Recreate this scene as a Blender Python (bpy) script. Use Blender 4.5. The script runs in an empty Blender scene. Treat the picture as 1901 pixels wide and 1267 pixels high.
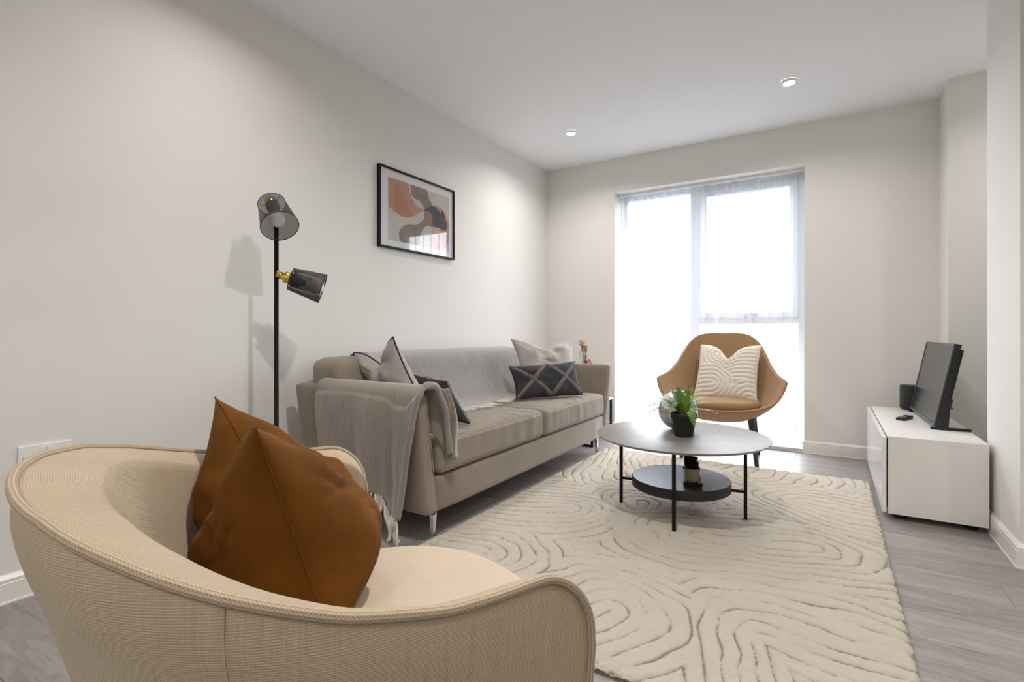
import bpy, bmesh, math, random
import numpy as np
from mathutils import Vector, Matrix, noise
random.seed(7); np.random.seed(7)
S = bpy.context.scene; COL = S.collection
PI = math.pi
# ---------------------------------------------------------------- camera
YAW = math.atan(589.5/946)
cd = bpy.data.cameras.new('camera'); cam = bpy.data.objects.new('camera', cd); COL.objects.link(cam)
cam.location = (0, 0, .92); cam.rotation_euler = (PI/2, 0, YAW)
cd.sensor_width = 36; cd.lens = 946/1901*36; cd.shift_y = -17.5/1901; cd.clip_start = .02
S.camera = cam
# ---------------------------------------------------------------- world
W = bpy.data.worlds.new('world'); S.world = W; W.use_nodes = True
bg = W.node_tree.nodes['Background']; bg.inputs[0].default_value = (.88, .92, 1, 1); bg.inputs[1].default_value = 8.5
# ---------------------------------------------------------------- lights
def area(name, loc, rot, sx, sy, power, col, shape='RECTANGLE', spread=PI):
    l = bpy.data.lights.new(name, 'AREA'); l.shape = shape; l.size = sx; l.size_y = sy; l.energy = power; l.color = col; l.spread = spread
    o = bpy.data.objects.new(name, l); COL.objects.link(o); o.location = loc; o.rotation_euler = rot; return o
p = area('window_portal', (-.92, 4.80, 1.12), (-PI/2, 0, 0), 1.5, 2.15, 1, (1, 1, 1)); p.data.cycles.is_portal = True
WARM = (1, .965, .92)
for (x, y, pw) in [(-.22, 3.66, 6), (-1.74, 3.67, 7), (-.45, 1.12, 14), (-1.74, 1.15, 4), (-.22, -1.3, 7), (-1.74, -1.3, 5), (1.3, -1.3, 6), (1.3, 1.15, 6), (2.5, 1.15, 4), (1.25, 3.55, 3.5)]:  # last entry added unseen to brighten the recess; rear ones unseen, giving fill
    area('downlight_or_fill', (x, y, 2.4893), (0, 0, 0), .062, .062, pw, WARM, 'DISK', math.radians(150))
area('rear_fill_light', (.3, -1.6, 2.46), (0, 0, 0), 2.6, 1.4, 10, (1, .98, .955))  # added soft fill overhead behind the camera, not a real fitting
# ---------------------------------------------------------------- exposure
vs = S.view_settings; vs.view_transform = 'Standard'; vs.look = 'None'; vs.gamma = 1; vs.use_curve_mapping = False; vs.exposure = 0.45

# ================================================================ helpers
class NT:
    def __init__(s, name):
        s.m = bpy.data.materials.new(name); s.m.use_nodes = True; s.t = s.m.node_tree; s.b = s.t.nodes['Principled BSDF']; s.out = s.t.nodes['Material Output']
    def n(s, typ, **k):
        x = s.t.nodes.new('ShaderNode'+typ)
        for a, v in k.items(): setattr(x, a, v)
        return x
    def l(s, a, b): s.t.links.new(a, b)
    def math(s, op, a, b=None, clamp=False):
        x = s.n('Math', operation=op, use_clamp=clamp)
        for i, v in enumerate((a, b)):
            if v is None: continue
            if isinstance(v, (int, float)): x.inputs[i].default_value = v
            else: s.l(v, x.inputs[i])
        return x.outputs[0]
    def mix(s, f, a, b):
        x = s.n('Mix', data_type='RGBA')
        for i, v in ((0, f), (6, a), (7, b)):
            if isinstance(v, tuple): x.inputs[i].default_value = (*v, 1) if len(v) == 3 else v
            elif isinstance(v, (int, float)): x.inputs[i].default_value = v
            else: s.l(v, x.inputs[i])
        return x.outputs[2]
    def coord(s, kind='Object', scale=None):
        c = s.n('TexCoord').outputs[kind]
        if scale:
            m = s.n('Mapping'); m.inputs['Scale'].default_value = scale; s.l(c, m.inputs[0]); c = m.outputs[0]
        return c
    def noise(s, vec, scale, detail=3, rough=.5):
        x = s.n('TexNoise'); x.inputs['Scale'].default_value = scale; x.inputs['Detail'].default_value = detail; x.inputs['Roughness'].default_value = rough
        s.l(vec, x.inputs['Vector']); return x.outputs[0]
    def bump(s, h, strength, dist=.001, nrm=None):
        x = s.n('Bump'); x.inputs['Strength'].default_value = strength; x.inputs['Distance'].default_value = dist; s.l(h, x.inputs['Height'])
        if nrm is not None: s.l(nrm, x.inputs['Normal'])
        return x.outputs[0]
    def set(s, **k):
        for a, v in k.items():
            i = s.b.inputs[a.replace('_', ' ')]
            if isinstance(v, tuple): i.default_value = (*v, 1) if len(v) == 3 else v
            elif isinstance(v, (int, float)): i.default_value = v
            else: s.l(v, i)
        return s.m
def lin(r, g, b):
    f = lambda c: (c/255/12.92) if c/255 <= .04045 else ((c/255+.055)/1.055)**2.4
    return (f(r), f(g), f(b))
def plain(name, col, rough=.5, metal=0, var=.06, nscale=8, bumps=0, bscale=200, **k):
    t = NT(name); c = t.coord()
    f = t.noise(c, nscale)
    d = tuple(max(0, x*(1-var)) for x in col); e = tuple(min(1, x*(1+var)) for x in col)
    kw = dict(Base_Color=t.mix(f, d, e), Roughness=rough, Metallic=metal)
    if bumps: kw['Normal'] = t.bump(t.noise(c, bscale), bumps)
    kw.update(k); return t.set(**kw)
def weave(name, c1, c2, period=.003, streak=.5, bump=.5, rough=.9, coord='UV', ratio=1.0, cross=.5):
    """two thread colours crossing, UV in metres"""
    t = NT(name); uv = t.coord(coord)
    sp = t.n('SeparateXYZ'); t.l(uv, sp.inputs[0])
    wob = t.math('MULTIPLY', t.noise(uv, 90), 1.6)
    a = t.math('SINE', t.math('ADD', t.math('MULTIPLY', sp.outputs[0], 2*PI/period), wob))
    b = t.math('SINE', t.math('ADD', t.math('MULTIPLY', sp.outputs[1], 2*PI/(period*ratio)), t.math('MULTIPLY', wob, .5)))
    # ribs run along U; the cross thread only breaks them up
    h = t.math('ADD', t.math('MULTIPLY', b, .5*(1-cross)), t.math('ADD', t.math('MULTIPLY', t.math('MULTIPLY', a, b), .5*cross), .5))
    st = t.noise(t.coord(coord, (300, 9, 20)), 1.0, 4, .65)
    st2 = t.noise(t.coord(coord, (9, 420, 20)), 1.0, 3, .6)
    big = t.noise(uv, 5, 2)
    f = t.math('ADD', t.math('MULTIPLY', h, 1-streak), t.math('MULTIPLY', t.math('ADD', t.math('MULTIPLY', st, .8), t.math('MULTIPLY', st2, .4)), streak), True)
    f = t.math('ADD', f, t.math('MULTIPLY', t.math('SUBTRACT', big, .5), .2), True)
    f = t.math('ADD', f, t.math('MULTIPLY', t.math('SUBTRACT', t.noise(uv, 500, 3, .7), .5), .5), True)
    hh = t.math('ADD', h, t.math('MULTIPLY', st, .6))
    return t.set(Base_Color=t.mix(f, c2, c1), Roughness=rough, Normal=t.bump(hh, bump, .0008), Sheen_Weight=.15, Sheen_Roughness=.5)
def velvet(name, c1, c2, sheen=.6, sheencol=(1, 1, 1), ns=6):
    t = NT(name); c = t.coord('Object')
    n1 = t.noise(c, ns, 5, .6); n2 = t.noise(c, 900, 2)
    rr = t.n('ValToRGB'); rr.color_ramp.elements[0].position = .35; rr.color_ramp.elements[1].position = .68; t.l(n1, rr.inputs[0])
    return t.set(Base_Color=t.mix(rr.outputs[0], c1, c2), Roughness=.85, Specular_IOR_Level=.15, Normal=t.bump(t.math('ADD', n2, t.math('MULTIPLY', t.noise(c, 40, 3), 2)), .25, .001), Sheen_Weight=sheen, Sheen_Roughness=.35, Sheen_Tint=sheencol)

def tag(o, label=None, cat=None, group=None, kind=None):
    if label: o['label'] = label
    if cat: o['category'] = cat
    if group: o['group'] = group
    if kind: o['kind'] = kind
    return o
def empty(name, loc, rz=0, **k):
    o = bpy.data.objects.new(name, None); COL.objects.link(o); o.location = loc; o.rotation_euler = (0, 0, rz); o.empty_display_size = .05
    return tag(o, **k)
def wmat(o):
    M = Matrix.LocRotScale(o.location, o.rotation_euler, None)
    return wmat(o.parent) @ o.matrix_parent_inverse @ M if o.parent else M
def mesh(name, V, Fs, mat, parent=None, smooth=True, uv=None, mats=None, fm=None, loc=None):
    """world-space verts; placed under parent keeping the world position"""
    me = bpy.data.meshes.new(name)
    V = [tuple(v) for v in V]
    me.from_pydata(V, [], [tuple(f) for f in Fs]); me.update()
    for m in (mats or [mat]): me.materials.append(m)
    if fm is not None: me.polygons.foreach_set('material_index', fm)
    if uv is not None:
        u = me.uv_layers.new(name='UVMap'); li = np.empty(len(me.loops), dtype=np.int32); me.loops.foreach_get('vertex_index', li)
        u.data.foreach_set('uv', np.asarray(uv, dtype=np.float32)[li].ravel())
    if smooth: me.polygons.foreach_set('use_smooth', [True]*len(me.polygons))
    o = bpy.data.objects.new(name, me); COL.objects.link(o)
    if parent is not None:
        o.parent = parent; o.matrix_parent_inverse = wmat(parent).inverted()
    return o
def fixnormals(o):
    bm = bmesh.new(); bm.from_mesh(o.data); bmesh.ops.recalc_face_normals(bm, faces=bm.faces); bm.to_mesh(o.data); bm.free(); return o
def box(name, x0, x1, y0, y1, z0, z1, mat, parent=None, bev=.003, seg=2, M=None):
    bm = bmesh.new(); r = bmesh.ops.create_cube(bm, size=1)
    for v in bm.verts: v.co = Vector(((x0+x1)/2+v.co.x*(x1-x0), (y0+y1)/2+v.co.y*(y1-y0), (z0+z1)/2+v.co.z*(z1-z0)))
    if bev: bmesh.ops.bevel(bm, geom=bm.edges[:], offset=bev, segments=seg, profile=.7, affect='EDGES')
    if M is not None: bmesh.ops.transform(bm, matrix=M, verts=bm.verts)
    me = bpy.data.meshes.new(name); bm.to_mesh(me); bm.free(); me.materials.append(mat)
    o = bpy.data.objects.new(name, me); COL.objects.link(o)
    if parent is not None:
        o.parent = parent; o.matrix_parent_inverse = wmat(parent).inverted()
    return o
def grid_faces(nu, nv, closeu=False, closev=False, off=0):
    F = []
    for i in range(nu if closeu else nu-1):
        for j in range(nv if closev else nv-1):
            a = i*nv+j; b = ((i+1) % nu)*nv+j; c = ((i+1) % nu)*nv+(j+1) % nv; d = i*nv+(j+1) % nv
            F.append((a+off, b+off, c+off, d+off))
    return F
def lathe(name, prof, c, mat, parent=None, seg=40, axis=None, smooth=True, caps=True):
    """prof = [(r, h)], around axis through c"""
    ax = Vector(axis or (0, 0, 1)).normalized(); q = Vector((0, 0, 1)).rotation_difference(ax).to_matrix(); c = Vector(c)
    V = []; UV = []
    for i in range(seg):
        a = 2*PI*i/seg
        for k, (r, h) in enumerate(prof): V.append(c+q @ Vector((r*math.cos(a), r*math.sin(a), h))); UV.append((a*max(prof[0][0], prof[-1][0], .03), h))
    F = grid_faces(seg, len(prof), closeu=True)
    n = len(prof)
    if caps:
        if prof[0][0] > 1e-5: F.append(tuple(i*n for i in range(seg))[::-1])
        if prof[-1][0] > 1e-5: F.append(tuple(i*n+n-1 for i in range(seg)))
    o = mesh(name, V, F, mat, parent, smooth, uv=UV)
    bm = bmesh.new(); bm.from_mesh(o.data); bmesh.ops.remove_doubles(bm, verts=bm.verts, dist=1e-6); bmesh.ops.recalc_face_normals(bm, faces=bm.faces); bm.to_mesh(o.data); bm.free()
    if smooth:
        m = o.modifiers.new('e', 'EDGE_SPLIT'); m.split_angle = math.radians(40)
    return o
def tube(name, pts, r, mat, parent=None, seg=8, closed=False, taper=None):
    pts = [Vector(p) for p in pts]; n = len(pts); V = []; UV = []; up = None; L = 0
    for i, p in enumerate(pts):
        a = pts[(i-1) % n] if (closed or i > 0) else p; b = pts[(i+1) % n] if (closed or i < n-1) else p
        t = (b-a).normalized()
        if up is None: up = t.orthogonal().normalized()
        up = (up-t*up.dot(t)).normalized(); s = t.cross(up)
        if i: L += (p-pts[i-1]).length
        rr = r*(taper(i/(n-1)) if taper else 1)
        for k in range(seg):
            an = 2*PI*k/seg; V.append(p+(up*math.cos(an)+s*math.sin(an))*rr); UV.append((L, k/seg*2*PI*r))
    F = grid_faces(n, seg, closeu=closed, closev=True)
    if not closed: F += [tuple(range(seg))[::-1], tuple((n-1)*seg+k for k in range(seg))]
    return mesh(name, V, F, mat, parent, True, uv=UV)
def catmull(P, n=8, closed=False):
    P = [np.array(p, float) for p in P]; out = []; m = len(P)
    for i in range(m if closed else m-1):
        g = lambda k: P[k % m] if closed else P[min(max(k, 0), m-1)]
        a, b, c, d = g(i-1), g(i), g(i+1), g(i+2)
        for k in range(n):
            t = k/n; out.append(.5*((2*b)+(-a+c)*t+(2*a-5*b+4*c-d)*t*t+(-a+3*b-3*c+d)*t**3))
    if not closed: out.append(P[-1])
    return out
def rbox(name, x0, x1, y0, y1, z0, z1, r, mat, parent=None, n=20, fn=None):
    """rounded upholstered block, optional fn(x,y,z,(xn,yn,zn))->xyz, box-projected UV"""
    bm = bmesh.new(); bmesh.ops.create_cube(bm, size=2)
    bmesh.ops.subdivide_edges(bm, edges=bm.edges[:], cuts=n, use_grid_fill=True)
    c = Vector(((x0+x1)/2, (y0+y1)/2, (z0+z1)/2)); h = Vector(((x1-x0)/2, (y1-y0)/2, (z1-z0)/2))
    uvl = bm.loops.layers.uv.new('UVMap')
    for v in bm.verts:
        q = v.co.copy(); p = Vector((q[i]*h[i] for i in range(3)))
        # denser near edges
        inn = Vector((max(-h[i]+r, min(h[i]-r, p[i])) for i in range(3)))
        d = p-inn
        if d.length > 1e-9:
            m = max(abs(d[0]), abs(d[1]), abs(d[2])); d = d.normalized()*m if False else d.normalized()*r
        w = inn+d+c
        if fn: w = Vector(fn(w.x, w.y, w.z, q))
        v.co = w
    bm.normal_update()
    for f in bm.faces:
        nn = f.normal; ax = max(range(3), key=lambda i: abs(nn[i]))
        for l in f.loops:
            w = l.vert.co; l[uvl].uv = [(w.y, w.z), (w.x, w.z), (w.x, w.y)][ax]
    me = bpy.data.meshes.new(name); bm.to_mesh(me); bm.free(); me.materials.append(mat); me.polygons.foreach_set('use_smooth', [True]*len(me.polygons))
    o = bpy.data.objects.new(name, me); COL.objects.link(o)
    if parent is not None:
        o.parent = parent; o.matrix_parent_inverse = wmat(parent).inverted()
    return o
def nz(x, y, z=0, s=1): return noise.noise(Vector((x*s, y*s, z*s)))
def struct(o): o['kind'] = 'structure'; return o

# ================================================================ materials
M_wall = plain('wall_paint', lin(233, 231, 226), .75, var=.01, bumps=.12, bscale=350)
M_ceil = plain('ceiling_paint', lin(245, 246, 248), .8, var=.01, bumps=.08, bscale=300)
M_trim = plain('gloss_trim_paint', lin(240, 237, 232), .3, var=.01)
M_upvc = plain('white_window_frame', lin(236, 240, 244), .3, var=.01)
M_white_plastic = plain('white_plastic', lin(243, 241, 240), .25, var=.01)
M_white_lac = plain('white_lacquer', lin(236, 233, 228), .35, var=.01, bumps=.1, bscale=600)
M_white_gloss = plain('white_gloss_door', lin(240, 240, 240), .12, var=.01)
M_black = plain('black_metal', (.006, .006, .0065), .5, var=.1, Specular_IOR_Level=.2)
M_blackp = plain('black_plastic', (.009, .009, .010), .5, var=.1, bumps=.1)
M_brass = plain('brass', (.72, .5, .14), .22, 1, var=.05)
M_chrome = plain('chrome', (.85, .85, .86), .12, 1, var=.02)
M_screen = plain('dark_screen', (.02, .02, .023), .22, var=.05)
M_wood_dark = plain('dark_stained_wood', (.02, .017, .016), .4, var=.3, nscale=30)
M_arm = weave('beige_rib_weave', lin(214, 196, 168), lin(122, 100, 76), .0025, .55, .7, ratio=1.05, cross=.45)
M_armseat = weave('beige_fine_weave', lin(222, 206, 184), lin(158, 136, 112), .0022, .6, .35)
M_pipe = weave('beige_piping_weave', lin(214, 194, 166), lin(110, 88, 66), .004, .25, .6)
M_sofa = weave('taupe_tweed', lin(180, 166, 150), lin(72, 63, 56), .0056, .25, .5, ratio=1.0, cross=1.0)
M_seam = plain('pale_seam_thread', lin(188, 176, 162), .9)
M_rust = velvet('rust_velvet', lin(92, 54, 8), lin(110, 67, 16), .08, (1, .75, .4), ns=9)
M_greyvel = velvet('pale_grey_velvet', lin(160, 152, 147), lin(186, 178, 172), .5)
M_charvel = velvet('charcoal_velvet', lin(46, 45, 48), lin(66, 65, 68), .35)
M_navy = plain('navy_piping', (.01, .012, .035), .6)
M_tuft = plain('grey_tufting', lin(104, 100, 98), .95, var=.6, nscale=160, bumps=.8, bscale=300)
M_tan = weave('camel_felt', lin(174, 139, 99), lin(148, 114, 78), .0022, .5, .15)
M_cream = plain('cream_tufted_cotton', lin(228, 219, 207), .95, var=.08, nscale=60, bumps=.7, bscale=260)
def mk_throw(name, c1, c2):
    t = NT(name); uv = t.coord('UV')
    st = t.noise(t.coord('UV', (90, 9, 1)), 1, 4, .6); fz = t.noise(t.coord('UV', (500, 120, 1)), 1, 3, .6)
    f = t.math('ADD', t.math('MULTIPLY', st, .6), t.math('MULTIPLY', fz, .45), True)
    rr = t.n('ValToRGB'); rr.color_ramp.elements[0].position = .32; rr.color_ramp.elements[1].position = .72; t.l(f, rr.inputs[0])
    return t.set(Base_Color=t.mix(rr.outputs[0], c1, c2), Roughness=1.0, Normal=t.bump(fz, .55, .002), Sheen_Weight=.5, Sheen_Roughness=.6)
M_throw = mk_throw('taupe_mohair', lin(118, 108, 99), lin(150, 138, 127))
M_throw2 = mk_throw('grey_mohair', lin(118, 112, 108), lin(160, 153, 148))
M_tassel = plain('ivory_wool', lin(226, 218, 204), .95, var=.06, bumps=.5, bscale=500)

# floor planks: grain along local X, tone per plank
def mk_plank():
    t = NT('grey_oak_plank'); oi = t.n('ObjectInfo'); rnd = oi.outputs['Random']
    geo = t.n('NewGeometry').outputs['Position']
    mp = t.n('Mapping'); mp.inputs['Scale'].default_value = (1.6, 13, 1); t.l(geo, mp.inputs[0])
    off = t.n('VectorMath', operation='ADD'); cm = t.n('CombineXYZ'); t.l(t.math('MULTIPLY', rnd, 57), cm.inputs[2]); t.l(mp.outputs[0], off.inputs[0]); t.l(cm.outputs[0], off.inputs[1])
    n1 = t.noise(off.outputs[0], 1.3, 6, .62)
    mp2 = t.n('Mapping'); mp2.inputs['Scale'].default_value = (5, 140, 1); t.l(geo, mp2.inputs[0])
    n2 = t.noise(mp2.outputs[0], 1, 4, .6)
    wv = t.math('SINE', t.math('MULTIPLY', n1, 46))
    f = t.math('ADD', t.math('ADD', t.math('MULTIPLY', n1, .5), t.math('MULTIPLY', wv, .07)), t.math('MULTIPLY', n2, .35))
    f = t.math('ADD', f, t.math('MULTIPLY', t.math('SUBTRACT', rnd, .5), .16), True)
    rr = t.n('ValToRGB'); e = rr.color_ramp.elements; e[0].position = .18; e[0].color = (*lin(126, 120, 116), 1); e[1].position = .78; e[1].color = (*lin(182, 176, 172), 1); t.l(f, rr.inputs[0])
    return t.set(Base_Color=rr.outputs[0], Roughness=t.math('ADD', t.math('MULTIPLY', n2, .15), .33), Normal=t.bump(n2, .12, .0006))
M_plank = mk_plank()
M_gap = plain('plank_joint', (.08, .075, .07), .7)

# ================================================================ setting
XL, XR, YB, ZC = -2.37, .63, 4.45, 2.50
YN = -2.9; XF = 3.1
def wallbox(name, x0, x1, y0, y1, z0, z1, mat=M_wall): return struct(box(name, x0, x1, y0, y1, z0, z1, mat, None, 0))
struct(box('floor', XL-.1, XF+.1, YN-.1, 5.0, -.06, -.006, M_gap, None, 0))
floor = bpy.data.objects['floor']
wallbox('ceiling', XL-.1, XF+.1, YN-.1, 5.0, ZC, ZC+.1, M_ceil)
wallbox('wall_left', XL-.12, XL, YN-.1, YB, 0, ZC)
WX0, WX1, WZ = -1.668, -.162, 2.193
def multi(name, boxes, mat):
    V = []; F = []
    for (x0, x1, y0, y1, z0, z1) in boxes:
        b = len(V); V += [(x0, y0, z0), (x1, y0, z0), (x1, y1, z0), (x0, y1, z0), (x0, y0, z1), (x1, y0, z1), (x1, y1, z1), (x0, y1, z1)]
        F += [tuple(b+i for i in f) for f in ((0, 3, 2, 1), (4, 5, 6, 7), (0, 1, 5, 4), (1, 2, 6, 5), (2, 3, 7, 6), (3, 0, 4, 7))]
    return mesh(name, V, F, mat, None, False)
struct(multi('wall_back', [(XL-.12, WX0, YB, YB+.36, 0, ZC), (WX1, XR+.0, YB, YB+.36, 0, ZC), (WX0, WX1, YB, YB+.36, WZ, ZC), (WX0, WX1, YB, YB+.36, -.05, .024)], M_wall))
# right side: nub, recess, pillar, return
struct(multi('wall_right', [(XR, XF, 4.15, YB+.36, 0, ZC), (XR, XR+1.5, 2.73, 3.22, 0, ZC), (XR+1.5, XF, 2.73, 3.0, 0, ZC), (XR+1.3, XR+1.5, 3.22, 4.15, 0, ZC)], M_wall))
wallbox('wall_kitchen', XF, XF+.1, YN, 2.73, 0, ZC)
wallbox('wall_rear', XL-.1, XF+.1, YN-.1, YN, 0, ZC)
# skirting boards with a stepped top and a white sealant bead
def skirt(name, ax, a0, a1, w, sgn, mitre=0):
    """profile extruded along ax ('x' or 'y') at wall position w, protruding by sgn"""
    pr = [(0, 0), (.017, 0), (.017, .006), (.014, .008), (.014, .068), (.0125, .070), (.0125, .0735), (.014, .075), (.014, .082), (.006, .094), (0, .096)]
    V = []
    for a in (a0, a1):
        for (d, z) in pr:
            b = a-d if (mitre and a == a0) else a
            V.append((b, w+sgn*d, z) if ax == 'x' else (w+sgn*d, b, z))
    n = len(pr); F = [(i, i+1, n+i+1, n+i) for i in range(n-1)]+[tuple(range(n)), tuple(range(2*n-1, n-1, -1))]
    return struct(fixnormals(mesh(name, V, F, M_trim, None, False)))
skirt('baseboard_left', 'y', YN, YB, XL, 1)
skirt('baseboard_back', 'x', XL, WX0-.0, YB, -1)
skirt('baseboard_back', 'x', WX1-.01, XR, YB, -1)
skirt('baseboard_right', 'y', 2.73, 3.22, XR, -1, 1)
skirt('baseboard_right', 'x', XR, XF, 2.73, -1, 1)
skirt('baseboard_right', 'x', XR, XR+1.3, 4.15, -1)
skirt('baseboard_right', 'y', 4.15, YB, XR, -1)
# planks
PW = .19
rows = range(-1, 24); pid = 0
for r in rows:
    y0 = .05+r*PW; x = XL-.02-random.random()*.9
    if y0 > 4.45: continue
    while x < XF:
        x1 = min(x+1.22, XF); xs = max(x, XL)
        ymax = min(y0+PW-.0012, 4.449)
        if x1-xs > .05:
            # skip what the frame can never show (right of the pillar, deep kitchen side)
            if not (xs > XR+.02 and y0 > 2.6) and not (xs > 1.4):
                box('plank', xs+.0006, x1-.0006, y0, ymax, -.0085, 0, M_plank, floor, .0009, 1)
                pid += 1
            else:
                pass
        x += 1.22
far = multi('plank_field', [(XL, XF, YN, .05-PW-.001, -.008, 0), (1.42, XF, .05-PW, 2.7, -.008, -.0004), (XR+.02, XF, 2.7, 4.15, -.008, -.0012)], M_plank); far.parent = floor; far['kind'] = 'stuff'
# ground outdoors
M_ground = plain('outdoor_ground', lin(44, 50, 60), .9, var=.25, nscale=.6)
struct(box('ground', -260, 260, 5.6, 400, -4.2, -4.0, M_ground, None, 0))

# ---------------------------------------------------------------- window
YF = 4.66; YG = 4.71
wn = struct(empty('window_1', ((WX0+WX1)/2, YF, 0)))
def bar(x0, x1, z0, z1, y0=YF, y1=YF+.07, name='window_frame', mat=M_upvc): return box(name, x0, x1, y0, y1, z0, z1, mat, wn, .004, 2)
bar(WX0, WX0+.05, .02, WZ); bar(WX1-.05, WX1, .02, WZ); bar(WX0+.05, WX1-.05, WZ-.045, WZ); bar(WX0+.05, WX1-.05, .02, .075)
mx0, mx1 = -1.045, -.965
bar(mx0, mx1, .075, WZ-.045, name='mullion')
bar(mx1, WX1-.05, .985, 1.035, name='transom')
# opening sash upper right
sx0, sx1, sz0, sz1 = mx1, WX1-.05, 1.035, WZ-.045
for (a, b, c, d) in [(sx0, sx0+.06, sz0, sz1), (sx1-.06, sx1, sz0, sz1), (sx0+.06, sx1-.06, sz1-.055, sz1), (sx0+.06, sx1-.06, sz0, sz0+.05)]:
    bar(a, b, c, d, YF-.015, YF+.05, 'sash_frame')
bar(sx0+.35, sx0+.47, sz0+.02, sz0+.04, YF-.04, YF-.015, 'window_handle', M_chrome)
def glassmat():
    t = NT('window_glass'); tr = t.n('BsdfTransparent'); gl = t.n('BsdfGlossy'); gl.inputs['Roughness'].default_value = .02; mx = t.n('MixShader'); lw = t.n('LayerWeight'); lw.inputs[0].default_value = .5
    t.l(t.math('ADD', t.math('MULTIPLY', t.math('POWER', lw.outputs['Facing'], 4.0), .6), .035), mx.inputs[0]); t.l(tr.outputs[0], mx.inputs[1]); t.l(gl.outputs[0], mx.inputs[2]); t.l(mx.outputs[0], t.out.inputs[0]); return t.m
M_glass = glassmat()
bar(WX0+.05, mx0, .075, WZ-.045, YG-.003, YG+.003, 'pane', M_glass)
bar(sx0+.06, sx1-.06, sz0+.05, sz1-.055, YG-.003, YG+.003, 'pane', M_glass)
bar(mx1, WX1-.05, .075, .985, YG-.003, YG+.003, 'pane', M_glass)
struct(box('trim_1', WX0, WX1, YB-.004, YF, .022, .03, M_trim, None, .002))
# curtain track and the two sheers
ct = box('curtain_track', WX0+.01, WX1-.01, 4.555, 4.585, WZ-.022, WZ-.001, M_white_plastic, None, .003)
tag(ct, 'slim white curtain track along the top of the window recess', 'curtain track')
def sheermat():
    # thin voile: the weave closes up where the cloth is seen edge-on, as real cloth does
    t = NT('sheer_voile'); tr = t.n('BsdfTransparent'); tr.inputs[0].default_value = (.98, .99, 1, 1)
    tl = t.n('BsdfTranslucent'); tl.inputs[0].default_value = (.90, .93, .98, 1); df = t.n('BsdfDiffuse'); df.inputs[0].default_value = (.93, .94, .96, 1)
    m1 = t.n('MixShader'); m1.inputs[0].default_value = .45; t.l(tl.outputs[0], m1.inputs[1]); t.l(df.outputs[0], m1.inputs[2])
    m2 = t.n('MixShader'); n = t.noise(t.coord('UV', (400, 60, 1)), 1, 2); lw = t.n('LayerWeight'); lw.inputs[0].default_value = .5
    f = t.math('ADD', t.math('MULTIPLY', n, .05), t.math('ADD', t.math('MULTIPLY', t.math('POWER', lw.outputs['Facing'], 2.0), .70), .085), True)
    t.l(f, m2.inputs[0]); t.l(tr.outputs[0], m2.inputs[1]); t.l(m1.outputs[0], m2.inputs[2]); t.l(m2.outputs[0], t.out.inputs[0]); return t.m
M_sheer = sheermat()
def curtain(x0, x1, nw, seed, label):
    rng = random.Random(seed); NX, NZ = 260, 40; V = []; UV = []
    ph = rng.random()*6
    for i in range(NX):
        t = i/(NX-1)
        for j in range(NZ):
            s = j/(NZ-1); z = WZ-.03-s*(WZ-.03-.034)
            w = 2*PI*nw*t+ph
            sharp = math.sin(w)+.25*math.sin(2*w+1)+.35*s*math.sin(w*.5+seed)
            amp = .030*(1-.15*s)
            x = x0+(x1-x0)*t+.012*math.cos(w)*(1)+.01*s*math.sin(3*t*PI+seed)
            y = 4.585+amp*sharp-.012+.004*nz(t*9, s*3, seed)
            y = min(y, 4.636)
            # scalloped header between gliders
            if j == 0: z -= .013*(1-math.cos(w))*.9
            V.append((x, y, z)); UV.append((t*(x1-x0)*1.6, z))
    o = mesh('curtain', V, grid_faces(NX, NZ), M_sheer, None, True, uv=UV)
    return tag(o, label, 'curtain', 'sheer curtains in the window recess')
curtain(WX0+.02, -1.04, 8, 3, 'sheer white voile curtain over the left fixed window pane')
curtain(-1.07, WX1-.015, 7.5, 8, 'sheer white voile curtain over the right window, behind the tan chair')

# ---------------------------------------------------------------- downlights
def emit(name, col, st):
    t = NT(name); e = t.n('Emission'); e.inputs[0].default_value = (*col, 1); e.inputs[1].default_value = st; t.l(e.outputs[0], t.out.inputs[0]); return t.m
M_emit = emit('lamp_glow', (1, .96, .9), 14)
def downlight(x, y, label):
    d = empty('downlight', (x, y, ZC-.012), label=label, cat='ceiling light', group='recessed ceiling spotlights')
    lathe('bezel', [(.033, -.001), (.036, -.0045), (.047, -.0045), (.049, .0), (.049, .010)], (x, y, ZC-.0105), M_white_plastic, d, caps=False)
    lathe('lamp_face', [(.0005, 0), (.034, 0), (.034, .003), (.0005, .003)], (x, y, ZC-.0085), M_emit, d)
downlight(-.217, 3.65, 'round lit recessed spotlight nearer the right-hand pillar')
downlight(-1.736, 3.67, 'round lit recessed spotlight nearer the left wall corner')

# ---------------------------------------------------------------- wall socket
sk = empty('wall_socket', (XL, .661, .44), label='white double wall socket behind the beige tub armchair', cat='socket')
box('faceplate', XL, XL+.009, .588, .734, .437, .523, M_white_plastic, sk, .003, 3)
for yc in (.622, .700):
    for (dy, zz, hw, hh) in [(0, .476, .002, .004)]:
        box('pin_hole', XL+.0085, XL+.0095, yc-.002, yc+.002, zz-.02, zz-.012, M_blackp, sk, 0)
    for dy in (-.011, .011): box('pin_hole', XL+.0085, XL+.0095, yc+dy-.003, yc+dy+.003, .467, .4705, M_blackp, sk, 0)
for yc in (.652, .670): box('rocker_switch', XL+.008, XL+.0125, yc-.0065, yc+.0065, .487, .513, M_white_plastic, sk, .0012)
for yc in (.600, .722): lathe('screw', [(.0005, 0), (.0032, 0), (.0032, .0008), (.0005, .001)], (XL+.009, yc, .480), M_chrome, sk, 12, (1, 0, 0))

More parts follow.
